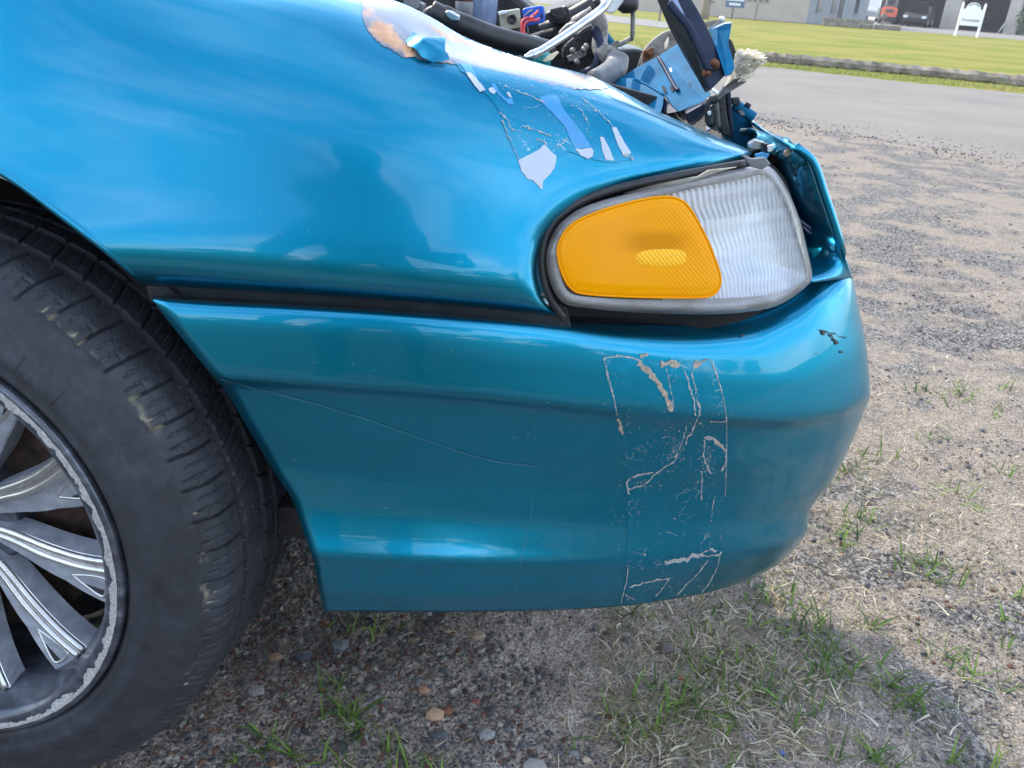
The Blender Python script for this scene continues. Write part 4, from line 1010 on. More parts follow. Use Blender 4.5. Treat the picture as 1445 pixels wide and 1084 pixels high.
hose("bent_rod", [(893.5, -12, 1.30), (893, 30, 1.30), (892, 52, 1.30), (887, 56, 1.30), (868, 66, 1.29), (861, 68, 1.29)], .0034, "cast_metal", car, n=8)
MB().disc(PY(884, 5, 1.29), (1, 0, .1), .012, .02, 16, prof=[(.008, -.012), (.013, -.004), (.013, .010), (.008, .016)]).obj("rubber_stop", "black_plastic", car, smooth=True)
plate("latch_clip", [(862, 62), (872, 57), (875, 60), (870, 70), (866, 74), (864, 70)], "dirty_alu", car, .006, .001, y=1.285)
plate("clip_plate", [(872, 66), (878, 70), (880, 72), (871, 74)], "clear_chunk", car, .004, .0006, y=1.28)
plate("battery_tray", smooth_poly([(868, 74), (890, 69), (906, 71), (914, 78), (912, 98), (890, 112), (872, 112), (874, 90)], 3), "black_plastic", car, .10, .004, y=1.26)
plate("rusty_bracket", [(908, 72), (916, 62), (924, 54), (936, 46), (950, 41), (956, 44), (966, 60), (962, 70), (930, 80), (912, 92), (904, 96)], "dirty_alu", car, .012, .002, y=1.22)
plate("rust_plate", [(908, 72), (922, 67), (923, 80), (908, 86)], "rust", car, .006, .001, y=1.213)
MB().disc(PY(915.5, 75, 1.212), (0, -1, 0), .004, .004, 10, prof=[(.0045, 0), (.0045, .003)]).obj("bolt", "rust", car, smooth=True)
plate("torn_edge", [(938, 62), (943, 52), (944, 56), (942, 66), (938, 70)], "white_fibre", car, .003, .0005, y=1.205)
plate("torn_edge", [(905, 76), (907, 76), (901, 96), (899, 96)], "tan_residue", car, .003, .0005, y=1.2)
# radiator support: two folded blue sheets, slots and bolts
def spY(px, py): return 1.075-.0008*(px-930)-.0009*(py-100)
def splate(name, poly, mat, parent, dy=0., th=.005, bev=.001): return plate(name, [(x, y, spY(x, y)+dy) for x, y in poly], mat, parent, th, bev)
rs = splate("radiator_support", [(836, 122), (880, 108), (897, 97), (930, 80), (958, 62), (970, 72), (990, 110), (1004, 134), (996, 142), (958, 158), (950, 152), (938, 134), (897, 112)], "blue_bay_paint", car)
splate("support_wing", [(836, 121), (872, 109), (897, 111.5), (937, 134), (936, 148), (930, 170), (880, 146)], "blue_bay_paint", rs, -.012)
splate("support_base", [(930, 150), (944, 150), (958, 157), (1000, 142), (1012, 180), (1030, 205), (960, 180), (930, 166)], "dark_engine", rs, .012)
hose("support_fold", [(x, y, spY(x, y)-.013) for x, y in ((897, 112), (915, 121), (937, 134))], .0012, "blue_bay_paint", rs)
hose("support_fold", [(x, y, spY(x, y)-.003) for x, y in ((929, 81), (940, 100), (952, 122), (957, 128))], .0022, "navy_metal", rs)
splate("support_lip", [(938, 134), (950, 152), (958, 158), (942, 161), (934, 158), (936, 146)], "navy_metal", rs, -.004)
for p in ([(946, 121), (949, 121), (952, 127), (949, 130), (946, 126)], [(934, 122), (937, 121), (941, 129), (940, 132), (936, 128)], [(965, 112), (967, 111), (970, 115), (969, 117)], [(971, 117), (973, 116), (976, 122), (975, 124)]):
    splate("slot", p, "black_void", rs, -.002, .0015, .0002)
splate("slot_rim", [(944, 96.5), (947, 95.5), (949, 101), (946, 102)], "white_base", rs, -.002, .0012, .0002)
# bent black hinge strip crossing the support
hs = plate("hood_hinge", [(922, -14, 1.02), (935, -14, .985), (955, 20, .975), (976, 60, .965), (991, 92, .955), (1002, 128, .945), (996, 131, .955), (985, 112, .985), (965, 78, 1.0), (945, 40, 1.01)], "black_plastic", car, .004, .001)
plate("hinge_face", [(935, -14, .984), (968, -14, .99), (985, 14, .985), (1000, 42, .975), (1012, 72, .965), (1026, 104, .955), (1002, 129, .943), (991, 92, .954), (976, 60, .964), (955, 20, .974)], "navy_metal", hs, .004, .0015)
hose("hinge_crease", [(944, 4, .976), (958, 22, .972), (972, 38, .967), (982, 58, .962), (992, 80, .955), (1002, 100, .95)], .0042, "navy_metal", hs)
plate("hinge_flute", [(938, -10, .979), (952, -10, .981), (964, 16, .976), (972, 34, .971), (966, 36, .969), (952, 16, .972)], "tank_plastic", hs, .003, .001)
for (x, y, r) in ((1008, 91, .0052), (997, 104, .0046)):
    c = PY(x, y, .953); b = MB().disc(c, (.1, -1, .2), r, .004, 14, prof=[(r*1.15, 0), (r, .002), (r*.55, .003), (r*.5, .007), (r*.3, .008)]); o = b.obj("rusty_bolt", "rust", hs, smooth=True)
# torn blue front panel and what hangs behind it
fp = plate("torn_panel", [(1000, 40, .99), (1012, 36, .985), (1024, 31, .98), (1033, 31, .975), (1031, 46, .97), (1028, 62, .965), (1034, 82, .96), (1037, 96, .955), (1032, 106, .95), (1024, 108, .945), (1012, 72, .96)], "blue_bay_paint", car, .004, .001)
plate("panel_chip", [(1012, 37, .983), (1024, 31.5, .978), (1033, 31, .973), (1032, 33, .973), (1022, 34, .978), (1004, 42, .986)], "clear_chunk", fp, .001, .0002)
plate("panel_chip", [(1028, 96, .956), (1034, 94, .955), (1030, 103, .953), (1022, 110, .951), (1024, 103, .953)], "clear_chunk", fp, .001, .0002)
plate("panel_mouth", [(998, 32, 1.01), (1012, 29, 1.02), (1024, 30, 1.01), (1012, 36, .99), (1001, 40, .992)], "black_void", fp, .02, .001)
MB().disc(PY(1018, 28.5, 1.0), (0, -.3, 1), .004, .003, 12, prof=[(.0035, 0), (.003, .003), (.001, .004)]).obj("white_clip", "white_board", fp, smooth=True)
plate("black_flap", smooth_poly([(1029, 56), (1034, 60), (1039, 76), (1040, 92), (1037, 98), (1030, 80)], 3), "black_plastic", car, .02, .002, y=1.0)
# torn fibreglass with frayed end
mb = MB()
for k in range(320):
    u = rng.random(); b = np.array([1028+u*12+rng.normal()*2, 122-u*44]); an = .55-u*.75+rng.normal()*.10; ln_ = rng.uniform(22, 44) if u < .8 else rng.uniform(18, 34)
    if rng.random() < .5: st_ = rng.uniform(.3, .7); b = b+st_*ln_*np.array([math.cos(an), -math.sin(an)*.8-.25]); ln_ *= 1.08-st_
    e = b+ln_*np.array([math.cos(an), -math.sin(an)*.8-.25])
    y0 = .985+.02*rng.random(); m = (b+e)/2+rng.normal(size=2)*1.0
    mb.tube([PY(b[0], b[1], y0), PY(m[0], m[1], y0-.006*rng.random()), PY(e[0], e[1], y0+.01*rng.normal())], [.0012, .0011, .0004], 4, 2, cap=False)
fg = mb.obj("frayed_fibreglass", "white_fibre", car); fg['kind'] = 'stuff'
rr2 = np.random.default_rng(11)
for q_, (ox, oy, y0, m_) in enumerate(((0, 0, .99, "white_fibre"), (-3, 5, .982, "white_fibre"), (2, -1, 1.0, "white_fibre"))):
    base = [(1017, 131), (1026, 118), (1034, 100), (1037, 84)]
    tip = [(1040+ox+k*5.2, 72+oy+rr2.uniform(-2.5, 4)-1.5*(k % 2)) for k in range(6)]+[(1073+ox+rr2.uniform(-5, 2), 76+oy+k*5.5) for k in range(4)]+[(1064+ox-k*8+rr2.uniform(-3, 3), 100+oy*.5+k*6+rr2.uniform(-3, 3)) for k in range(5)]
    plate("torn_sheet", [(x, y, y0+.0006*(x-1040)+.004*rr2.normal()) for x, y in base+tip], m_, car, .002, .0004)
plate("torn_rubber_strip", [(1012, 138, .93), (1022, 124, .94), (1036, 112, .945), (1046, 110, .95), (1040, 116, .948), (1055, 115, .945), (1040, 124, .94), (1024, 134, .93), (1014, 142, .925)], "dark_flap", car, .005, .001)
# condenser uprights, hoses
for p, m in (([(1014, 138), (1024, 126), (1026, 160), (1034, 196), (1018, 190), (1013, 160)], "black_plastic"), ([(1024, 124), (1031, 120), (1033, 150), (1036, 198), (1032, 196), (1027, 160)], "navy_metal"), ([(1000, 150), (1008, 142), (1016, 150), (1018, 188), (1004, 180), (998, 168)], "dark_engine"), ([(968, 160), (986, 150), (1004, 140), (1002, 178), (990, 184), (970, 172)], "navy_metal")):
    plate("condenser_upright", p, m, car, .02, .002, y=.985)
MB().disc(PY(1016.5, 154.5, .983), (0, -1, 0), .003, .002, 12, prof=[(.0026, 0), (.0024, .001)]).obj("upright_hole", "black_void", car)
for k, pts in enumerate(([(1000, 172), (1000, 154), (1004, 145), (1009, 148), (1010, 165)], [(1003, 176), (1004, 158), (1007, 152), (1010, 160), (1012, 182)], [(996, 150), (1002, 142), (1009, 141), (1013, 136)])):
    hose("cooling_hose", [(x, y, .965-.006*k) for x, y in pts], .0042, "black_plastic", car, n=10)
plate("foil_scrap", [(998, 158), (1003, 156), (1005, 161), (1000, 163)], "clear_chunk", car, .001, .0002, y=.955)
plate("foil_scrap", [(997, 178), (1004, 182), (1001, 186), (996, 183)], "clear_chunk", car, .001, .0002, y=.955)
plate("front_blue_panel", [(1032, 150), (1036, 148), (1052, 160), (1061, 176), (1068, 191), (1060, 205), (1048, 209), (1030, 206), (1020, 196), (1026, 180), (1033, 184)], "blue_bay_paint", car, .006, .001, y=1.02)
hose("bumper_bracket", [(1036, 146, 1.0), (1050, 157, 1.0), (1063, 166, 1.0)], .0062, "blue_bay_paint", car, n=12)
plate("bracket_block", [(1032, 138), (1044, 137), (1046, 148), (1040, 150), (1032, 148)], "black_plastic", car, .012, .002, y=.99)
hose("bracket_pin", [(1053, 152, .985), (1057, 146, .985)], .0034, "navy_metal", car, n=8)
plate("bracket_foot", [(1042, 158), (1048, 156), (1052, 163), (1046, 164)], "grey_plastic", car, .01, .001, y=.985)
plate("headlamp_bracket", [(1056, 203), (1066, 197), (1080, 201), (1078, 210), (1066, 212), (1058, 210)], "silver_metal", car, .008, .001, y=.90)
plate("headlamp_bracket", [(1078, 203), (1086, 203), (1086, 213), (1079, 214)], "black_plastic", car, .01, .001, y=.89)
plate("headlamp_tab", [(1083, 206), (1092, 204), (1090, 213), (1084, 215)], "clear_chunk", car, .003, .0004, y=.885)
plate("headlamp_frame", [(1050, 214), (1066, 212), (1078, 210), (1092, 206), (1106, 215), (1090, 236), (1078, 230), (1062, 226)], "black_void", car, .01, .001, y=.93)
plate("blue_scrap", [(1065, 218), (1076, 215), (1086, 218), (1076, 233), (1074, 226), (1067, 224)], "light_blue_base", car, .002, .0003, y=.875)

# ================================================================== BACKGROUND
def at_px(px, py, y, z=0.0):
    d = rays(px, py); return np.array([d[0]/d[1]*y, y, z])
def wall_mb(mb, a, b, z0, z1, th=.25):
    a = np.array(a[:2]); b = np.array(b[:2]); d = (b-a)/np.linalg.norm(b-a); n = np.array([-d[1], d[0]])*th
    P = [(*a, z0), (*b, z0), (*(b+n), z0), (*(a+n), z0)]; return mb.prism(P, (0, 0, z1-z0))
def on_wall(a, b, px, py):
    """point along wall a-b (plan) seen at pixel column px"""
    d = rays(px, py); a = np.array(a[:2]); b = np.array(b[:2]); r = d[0]/d[1]
    t_ = (r*a[1]-a[0])/((b[0]-a[0])-r*(b[1]-a[1])); return a+(b-a)*t_
def face_panel(mb, a, b, px0, px1, py, z0, z1, proud=.04, th=.1):
    p = on_wall(a, b, px0, py); q = on_wall(a, b, px1, py); d = (q-p)/np.linalg.norm(q-p); n = np.array([d[1], -d[0]])
    P = [(*(p+n*proud), z0), (*(q+n*proud), z0), (*(q-n*(th-proud)), z0), (*(p-n*(th-proud)), z0)]
    return mb.prism(P, (0, 0, z1-z0))
# low pale building
A = at_px(1137, 34, 50.9); Bq = at_px(870, 12, 53.0); Cq = at_px(1219, 38, 59.6)
bld = empty("low_building", tuple(A), "low pale grey block building with narrow windows at the lawn's far edge", "building")
mb = MB(); wall_mb(mb, Bq, A, 0, 3.4); mb.obj("front_wall", "grey_wall", bld)
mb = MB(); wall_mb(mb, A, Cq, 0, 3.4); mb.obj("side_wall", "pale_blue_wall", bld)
MB().prism([(Bq[0], Bq[1]-.4, 3.4), (A[0], A[1]-.4, 3.4), (Cq[0]+.4, Cq[1], 3.4), (Cq[0]-9, Cq[1]+8, 3.4), (Bq[0], Bq[1]+14, 3.4)], (0, 0, .25)).obj("roof", "concrete", bld)
MB().prism([(Cq[0], Cq[1], 0), (Cq[0]-9, Cq[1]+8, 0), (Cq[0]-9.2, Cq[1]+7.8, 0), (Cq[0]-.2, Cq[1]-.2, 0)], (0, 0, 3.4)).obj("rear_wall", "grey_wall", bld)
for px0, px1, z0 in ((1152.5, 1157.5, .72), (1173.5, 1179, .74), (1206.5, 1211, .70)):
    w = face_panel(MB(), A, Cq, px0, px1, 10, z0, 2.3).obj("window", "window_dark", bld)
    face_panel(MB(), A, Cq, px0-.8, px1+.5, 10, z0-.09, z0-.01, .10, .12).obj("sill", "concrete", w)
dr = face_panel(MB(), A, Cq, 1183.5, 1189.5, 12, .06, 2.15).obj("door", "window_dark", bld)
face_panel(MB(), A, Cq, 1183.5, 1189.5, 12, 0, .05, .4, .45).obj("doorstep", "concrete", bld)
# planter wall
pa = at_px(1161, 38, 47.5); pb = at_px(1231, 44, 48.0); pl = empty("timber_planter", tuple(pa), "long low brown timber planter bed in front of the pale building", "planter")
for k in range(2): mb = MB(); wall_mb(mb, pa, pb, .02+.21*k, .21+.21*k, .22); mb.obj("sleeper", "weathered_wood", pl, bevel=.02)
pa2 = at_px(1237, 44, 48.3); pb2 = at_px(1270, 46, 48.6); mb = MB(); wall_mb(mb, pa2, pb2, 0, .24, .3); tag(mb.obj("kerb_block", "weathered_wood", None, bevel=.03), "short low brown kerb on the apron in front of the orange forklift", "kerb")
# post box by the apron
p = at_px(1243.5, 40, 49.0); pbx = empty("post_box", tuple(p), "small pale grey box on a thin post beside the apron", "post box")
MB().box(p+np.array([0, 0, .28]), (.07, .07, .56)).obj("post", "weathered_wood", pbx); MB().box(p+np.array([0, 0, .66]), (.24, .2, .24)).obj("box", "concrete", pbx, bevel=.03)
# garage with two open bays
ga = at_px(1230, 34, 75.0); gb = at_px(1432, 46, 66.5)
gar = empty("garage", tuple(ga), "long grey metal garage with two wide open dark bays", "building")
gd = (gb-ga)[:2]; gd = gd/np.linalg.norm(gd); gn = np.array([-gd[1], gd[0]])
def gpt(px): return on_wall(ga, gb, px, 36)
for px0, px1, m in ((1237, 1242, "brake_rust"), (1242, 1255, "garage_wall"), (1326, 1348, "garage_wall"), (1417, 1432, "garage_wall")):
    p = gpt(px0); q = gpt(px1); mb = MB(); mb.prism([(*p, 0), (*q, 0), (*(q+gn*.5), 0), (*(p+gn*.5), 0)], (0, 0, 4.2)); mb.obj("door_post" if m == "brake_rust" else "pier", m, gar)
p = gpt(1237); q = gpt(1432)
MB().prism([(*p, 4.2), (*q, 4.2), (*(q+gn*.5), 4.2), (*(p+gn*.5), 4.2)], (0, 0, 1.6)).obj("lintel", "garage_wall", gar)
MB().prism([(*(p+gn*14), 0), (*(q+gn*14), 0), (*(q+gn*14.3), 0), (*(p+gn*14.3), 0)], (0, 0, 5.8)).obj("rear_wall", "interior_dark", gar)
MB().prism([(*(p+gn*.5), 0), (*(p+gn*14), 0), (*(p+gn*14-gd*.3), 0), (*(p+gn*.5-gd*.3), 0)], (0, 0, 5.8)).obj("end_wall", "interior_dark", gar)
MB().prism([(*(q+gn*.5), 0), (*(q+gn*14), 0), (*(q+gn*14+gd*.3), 0), (*(q+gn*.5+gd*.3), 0)], (0, 0, 5.8)).obj("end_wall", "interior_dark", gar)
MB().prism([(*(p-gn*.3-gd*.4), 5.8), (*(q-gn*.3+gd*.4), 5.8), (*(q+gn*14.5+gd*.4), 5.8), (*(p+gn*14.5-gd*.4), 5.8)], (0, 0, .3)).obj("roof", "garage_wall", gar)
MB().prism([(*(p+gn*.5), .016), (*(q+gn*.5), .016), (*(q+gn*14), .016), (*(p+gn*14), .016)], (0, 0, .012)).obj("floor", "interior_dark", gar)
for k, (px, zz, w_) in enumerate(((1398, 1.9, .9), (1300, 1.2, 1.4), (1385, .45, 1.2), (1272, 1.6, .8))):
    c = gpt(px)+gn*9; MB().box((*c, zz), (w_, .5, .12 if k % 2 == 0 else .5)).obj("shelf", "weathered_wood", gar, bevel=.02)
q_ = gpt(1412)-gn*.1; MB().tube([(*q_, .02), (*(q_+gd*.35), .75)], .05, 8, 1).obj("leaning_pipe", "silver_metal", gar)
# bush beside the garage
rngb = np.random.default_rng(3)
def leaf_cloud(mb, c, rad, n, size):
    for k in range(n):
        u = rngb.normal(size=3); u /= np.linalg.norm(u); r = rngb.random()**.45
        p = np.array(c)+u*np.array(rad)*r; a = rngb.normal(size=3); a /= np.linalg.norm(a); b = np.cross(a, rngb.normal(size=3)); b /= np.linalg.norm(b); s_ = size*rngb.uniform(.5, 1.3)
        mb.add([p-a*s_, p+b*s_*.5, p+a*s_, p-b*s_*.5], [(0, 1, 2, 3)])
bp_ = at_px(1442, 48, 64.0); bush = empty("bush", tuple(bp_), "dark green bush growing against the garage's right end", "bush")
mb = MB(); leaf_cloud(mb, bp_+np.array([.4, 0, 1.0]), (1.0, .9, 1.1), 900, .12); mb.obj("foliage", "bush_green", bush)
mb = MB(); mb.tube([bp_+np.array([.4, 0, 0]), bp_+np.array([.42, 0, .5]), bp_+np.array([.3, .1, 1.2])], [.05, .02], 6, 3); mb.obj("trunk", "bark", bush)
# board sign, white
s0 = at_px(1347.5, 50.5, 46.6); s1 = at_px(1378.5, 52.5, 46.6)
sd = s1-s0; sw = np.linalg.norm(sd); sd /= sw; sn = np.array([sd[1], -sd[0], 0])
sign = empty("board_sign", tuple(s0), "white arched board sign on two white posts standing on the lawn", "sign")
for q in (s0, s1):
    MB().box(q+np.array([0, 0, .74]), (.10, .10, 1.48)).obj("post", "white_board", sign, bevel=.012)
    MB().disc(q+np.array([0, 0, 1.48]), (0, 0, 1), .06, .1, 12, prof=[(.05, 0), (.055, .03), (.035, .07), (.01, .09)]).obj("post_cap", "white_board", sign, smooth=True)
bz0, bz1 = .52, 1.26
oc = [(0, bz0), (sw, bz0), (sw, bz1)]+[(sw*(.5+.32*math.cos(a)), bz1+.02+.30*math.sin(a)) for a in np.linspace(.0, math.pi, 14)]+[(0, bz1)]
board = MB().prism([s0+sd*u+np.array([0, 0, z])+sn*.02 for u, z in oc], -sn*.04).obj("board", "white_board", sign)
def lettering(txt, c, size, mat, parent, d, n, rot=0):
    cu = bpy.data.curves.new("lettering", 'FONT'); cu.body = txt; cu.size = size; cu.align_x = 'CENTER'; cu.align_y = 'CENTER'; cu.extrude = .004
    o = bpy.data.objects.new("lettering", cu); COL.objects.link(o); cu.materials.append(MATS[mat])
    X = Vector(d); Z = Vector(n); Y = Z.cross(X)
    m = Matrix((X, Y, Z)).transposed()@Matrix.Rotation(rot, 3, 'Z')
    bpy.context.view_layer.update(); me = bpy.data.meshes.new_from_object(o.evaluated_get(bpy.context.evaluated_depsgraph_get())); bpy.data.objects.remove(o)
    o = bpy.data.objects.new("lettering", me); COL.objects.link(o)
    o.parent = parent; o.location = Vector(c)-Vector(wloc(parent)); o.rotation_euler = m.to_euler(); return o
lettering("910 639-2600", s0+sd*sw*.5+sn*.03+np.array([0, 0, .76]), .155, "letter_dark", board, sd, sn)
for k, a in enumerate(np.linspace(2.55, .6, 11)):   # the arched line of small letters, too blurred to read
    c = s0+sd*sw*(.5+.265*math.cos(a))+np.array([0, 0, bz1+.02+.235*math.sin(a)])+sn*.024
    u = sd*math.sin(a)-np.array([0, 0, math.cos(a)]); v = sd*math.cos(a)+np.array([0, 0, math.sin(a)])
    MB().prism([c-u*.018-v*.035, c+u*.018-v*.035, c+u*.018+v*.03, c-u*.018+v*.035], -sn*.004).obj("letter_mark", "letter_dark", board)
# blue sign on a post
q = at_px(1031.5, 29, 46.0); bs = empty("blue_sign", tuple(q), "square blue sign with white lettering on a short post", "sign")
MB().box(q+np.array([0, 0, .35]), (.11, .09, .7)).obj("post", "weathered_wood", bs, bevel=.01)
bb = MB().box(q+np.array([.05, -.08, 1.05]), (.92, .04, 1.0)).obj("panel", "blue_board", bs, bevel=.01)
lettering("AUTO", q+np.array([.05, -.104, 1.16]), .34, "letter_white", bb, (1, 0, 0), (0, -1, 0))
for zz, ws in ((.90, (.10, .14, .12, .13, .10, .12)), (.70, (.13, .12, .10, .12))):
    x = -sum(ws)/2-.02*len(ws)/2+.05
    for w_ in ws:
        MB().box(q+np.array([x+w_/2, -.102, zz]), (w_, .006, .11)).obj("letter_mark", "letter_white", bb); x += w_+.022
# tan board on a stake
q = at_px(1065.5, 27, 47.0); ts2 = empty("tan_sign", tuple(q), "wide tan board on a thin stake before the pale wall", "sign")
MB().box(q+np.array([0, 0, .4]), (.06, .06, .8)).obj("stake", "weathered_wood", ts2); MB().box(q+np.array([-.05, -.05, 1.1]), (1.25, .05, .62)).obj("board", "tan_board", ts2, bevel=.01)
for k in range(4): MB().box(q+np.array([-.45+k*.28, -.08, .95]), (.17, .01, .12)).obj("letter_mark", "letter_dark", ts2)
# utility pole with meter box, thin marker post
q = at_px(994, 26, 42.0); up_ = empty("utility_pole", tuple(q), "round wooden utility pole carrying a grey meter box", "utility pole")
MB().disc(q, (0, 0, 1), .17, 8, 16, prof=[(.20, -.1), (.19, .5), (.15, 8)]).obj("pole", "pole_wood", up_, smooth=True)
mbx = MB().box(q+np.array([.22, -.10, 1.05]), (.20, .22, .75)).obj("meter_box", "grey_plastic", up_, bevel=.02)
MB().disc(q+np.array([.22, -.21, .86]), (0, -1, 0), .06, .05, 14, prof=[(.065, 0), (.06, .04), (.03, .06)]).obj("meter_glass", "lamp_white", mbx, smooth=True)
q = at_px(930, 31, 33.0); tag(MB().box(q+np.array([0, 0, .5]), (.07, .07, 1.0)).obj("marker_post", "weathered_wood", None, bevel=.01), "thin bare wooden marker post standing in the lawn left of the pole", "post")
tag(MB().prism([PZ(800, 24, .016), PZ(940, 40, .016), PZ(955, 33, .016), PZ(800, 14, .016)], (0, 0, .004)).obj("gravel_path", "concrete", None), kind="structure")
# timber logs laid along the lawn edge
lg = [PZ(1045, 79, .06), PZ(1130, 86, .07), PZ(1262, 98, .07), PZ(1385, 110, .07), PZ(1520, 124, .07)]
labs = ["dark weathered timber log partly hidden behind the frayed fibreglass", "long grey timber log in the row, left of the middle joint", "long grey timber log in the row, right of the middle joint", "split brown timber log at the row's right end by the picture edge"]
for k in range(4):
    a, b = lg[k], lg[k+1]; d = (b-a)/np.linalg.norm(b-a); a2 = a+d*.004; n_ = 16; V = []
    side = np.array([-d[1], d[0], 0])
    for i in range(n_+1):
        c = a2+(b-d*.004-a2)*i/n_; sz = .088+.012*math.sin(i*1.7+k)
        for j in range(8):
            an = 2*math.pi*(j+.5)/8; r_ = sz*(1+.09*rng.normal()); V.append(c+side*math.cos(an)*r_*1.25+np.array([0, 0, 1])*math.sin(an)*r_)
    Fc = grid_faces(n_+1, 8, True).tolist()+[tuple(range(8))[::-1], tuple(range(n_*8, n_*8+8))]
    tag(mesh_obj("timber_log", V, Fc, "weathered_wood"), labs[k], "log", "timber logs along the lawn edge")
# vehicles
def car_at(name, p, yaw, mat, label, cat="car", hood_up=False, van=False):
    e = empty(name, tuple(p), label, cat)
    c, s = math.cos(yaw), math.sin(yaw); Rm = np.array([[c, -s, 0], [s, c, 0], [0, 0, 1]])
    def tr(V): return np.asarray(V, float)@Rm.T+p
    if van: pr = [(-2.3, .35), (2.25, .35), (2.3, .8), (2.1, 1.0), (1.25, 1.12), (.55, 1.78), (-2.2, 1.82), (-2.35, 1.0)]
    else: pr = [(-2.15, .32), (2.1, .30), (2.18, .62), (2.0, .78), (1.0, .92), (.35, 1.36), (-1.0, 1.40), (-1.75, 1.02), (-2.15, .95)]
    V = []; n = len(pr)
    for yy, sc in ((-.86, 1), (-.6, 1.0), (.6, 1.0), (.86, 1)):
        for x, z in pr:
            tz = 1-(.22*np.clip((z-.95)/.5, 0, 1) if abs(yy) > .7 else 0); V.append((x, yy*tz, z+(.0 if abs(yy) > .7 else .02)))
    Fc = grid_faces(4, n, True).tolist()+[tuple(range(n)), tuple(range(3*n, 4*n))[::-1]]
    b = mesh_obj("body", tr(V), Fc, mat, e); m = b.modifiers.new("bevel", 'BEVEL'); m.width = .05; m.segments = 2
    wz = (1.12, 1.68) if van else (.96, 1.32); wx = (1.2, .62) if van else (.98, .42)
    MB().add(tr([(wx[0]+.03, -.66, wz[0]), (wx[0]+.03, .66, wz[0]), (wx[1]+.05, .58, wz[1]), (wx[1]+.05, -.58, wz[1]), (wx[0]-.05, -.66, wz[0]-.03), (wx[0]-.05, .66, wz[0]-.03), (wx[1]-.05, .58, wz[1]-.03), (wx[1]-.05, -.58, wz[1]-.03)]), [(0, 1, 2, 3), (7, 6, 5, 4), (0, 4, 5, 1), (1, 5, 6, 2), (2, 6, 7, 3), (3, 7, 4, 0)]).obj("windscreen", "window_dark", e)
    for sy in (-1, 1):
        MB().prism(tr([(.8, sy*.80, wz[0]), (.3, sy*.74, wz[1]-.04), (-1.0, sy*.74, wz[1]-.04), (-1.3, sy*.80, wz[0])]), tr([(0, -sy*.06, 0)])[0]-p).obj("side_window", "window_dark", e)
        MB().box(tr([(2.14, sy*.62, .66)])[0], (.12, .3, .16), Rm).obj("headlight", "lamp_white", e, bevel=.03)
        for xx in (-1.35, 1.35):
            ax = Rm@np.array([0, sy, 0]); w_ = MB().disc(tr([(xx, sy*.68, .32)])[0], ax, .32, .2, 20, prof=[(.20, 0), (.32, .02), (.32, .18), (.22, .2)]).obj("wheel", "black_plastic", e, smooth=False)
            MB().disc(tr([(xx, sy*.885, .32)])[0], ax, .2, .02, 16, prof=[(.19, -.02), (.17, .01), (.05, .02)]).obj("rim", "silver_metal", w_)
    MB().box(tr([(2.15, 0, .42)])[0], (.14, 1.5, .14), Rm).obj("front_bumper", mat, e, bevel=.03)
    MB().box(tr([(2.17, 0, .62)])[0], (.06, .8, .12), Rm).obj("grille", "window_dark", e)
    if hood_up: MB().prism(tr([(1.0, -.7, .95), (1.0, .7, .95), (1.55, .62, 1.65), (1.55, -.62, 1.65)]), tr([(-.04, 0, .02)])[0]-p).obj("raised_hood", mat, e, bevel=.01)
    return e
pc = gpt(1322); pc = np.array([*(pc-gn*3.0), .014]); car_at("dark_car", pc, math.atan2(-pc[1], -pc[0])-.12, "car_black", "dark parked car facing the lawn before the bay pillar", hood_up=True)
pc = gpt(1291); car_at("dark_car", np.array([*(pc+gn*8), .03]), math.atan2(-pc[1], -pc[0])-.05, "car_black", "dark car inside the first garage bay, behind the forklift's right side")
pc = at_px(1229, 30, 84.0); car_at("parked_suv", pc+np.array([0, 0, .014]), math.atan2(-pc[1], -pc[0])-.25, "car_silver", "pale silver tall vehicle parked in the gap between the two buildings", "suv", van=True)
pf = gpt(1262); pf = np.array([*(pf-gn*1.2), .014]); yaw = math.atan2(pf[1], pf[0]); c, s = math.cos(yaw), math.sin(yaw); Rm = np.array([[c, -s, 0], [s, c, 0], [0, 0, 1]])
fk = empty("forklift", tuple(pf), "orange forklift with a dark overhead guard seen from behind at the first bay", "forklift")
T = lambda v: np.asarray(v, float)@Rm.T+pf
MB().prism(T([(-1.0, -.55, .50), (-1.0, .55, .50), (-.95, .60, 1.05), (-.85, .42, 1.22), (-.85, -.42, 1.22), (-.95, -.60, 1.05)]), T([(.75, 0, 0)])[0]-pf).obj("counterweight", "orange_paint", fk, bevel=.06)
MB().box(T([(-.55, 0, .34)])[0], (.95, 1.0, .36), Rm).obj("chassis", "black_plastic", fk, bevel=.04); MB().box(T([(-1.02, 0, .95)])[0], (.04, .55, .22), Rm).obj("radiator_grille", "window_dark", fk)
MB().box(T([(-.5, 0, 1.28)])[0], (.6, .8, .08), Rm).obj("engine_hood", "grey_plastic", fk, bevel=.02); MB().box(T([(-.1, 0, 1.45)])[0], (.14, .5, .55), Rm).obj("seat", "black_plastic", fk, bevel=.04)
for sx, sy in ((-.8, -.5), (-.8, .5), (.7, -.5), (.7, .5)): MB().tube(T([(sx, sy, 1.1 if sx < 0 else .6), (sx*.8, sy, 2.15)]), .035, 8, 1).obj("guard_post", "black_plastic", fk)
MB().box(T([(0, 0, 2.18)])[0], (1.3, 1.1, .06), Rm).obj("overhead_guard", "black_plastic", fk)
for sy in (-.28, .28): MB().box(T([(1.1, sy, 1.3)])[0], (.1, .09, 2.5), Rm).obj("mast", "grey_plastic", fk)
for sx, r_ in ((-.65, .27), (.6, .33)):
    for sy in (-1, 1): MB().disc(T([(sx, sy*.42, r_)])[0], Rm@np.array([0, sy, 0]), r_, .2, 18, prof=[(r_*.6, 0), (r_, .02), (r_, .16), (r_*.5, .18)]).obj("wheel", "black_plastic", fk)

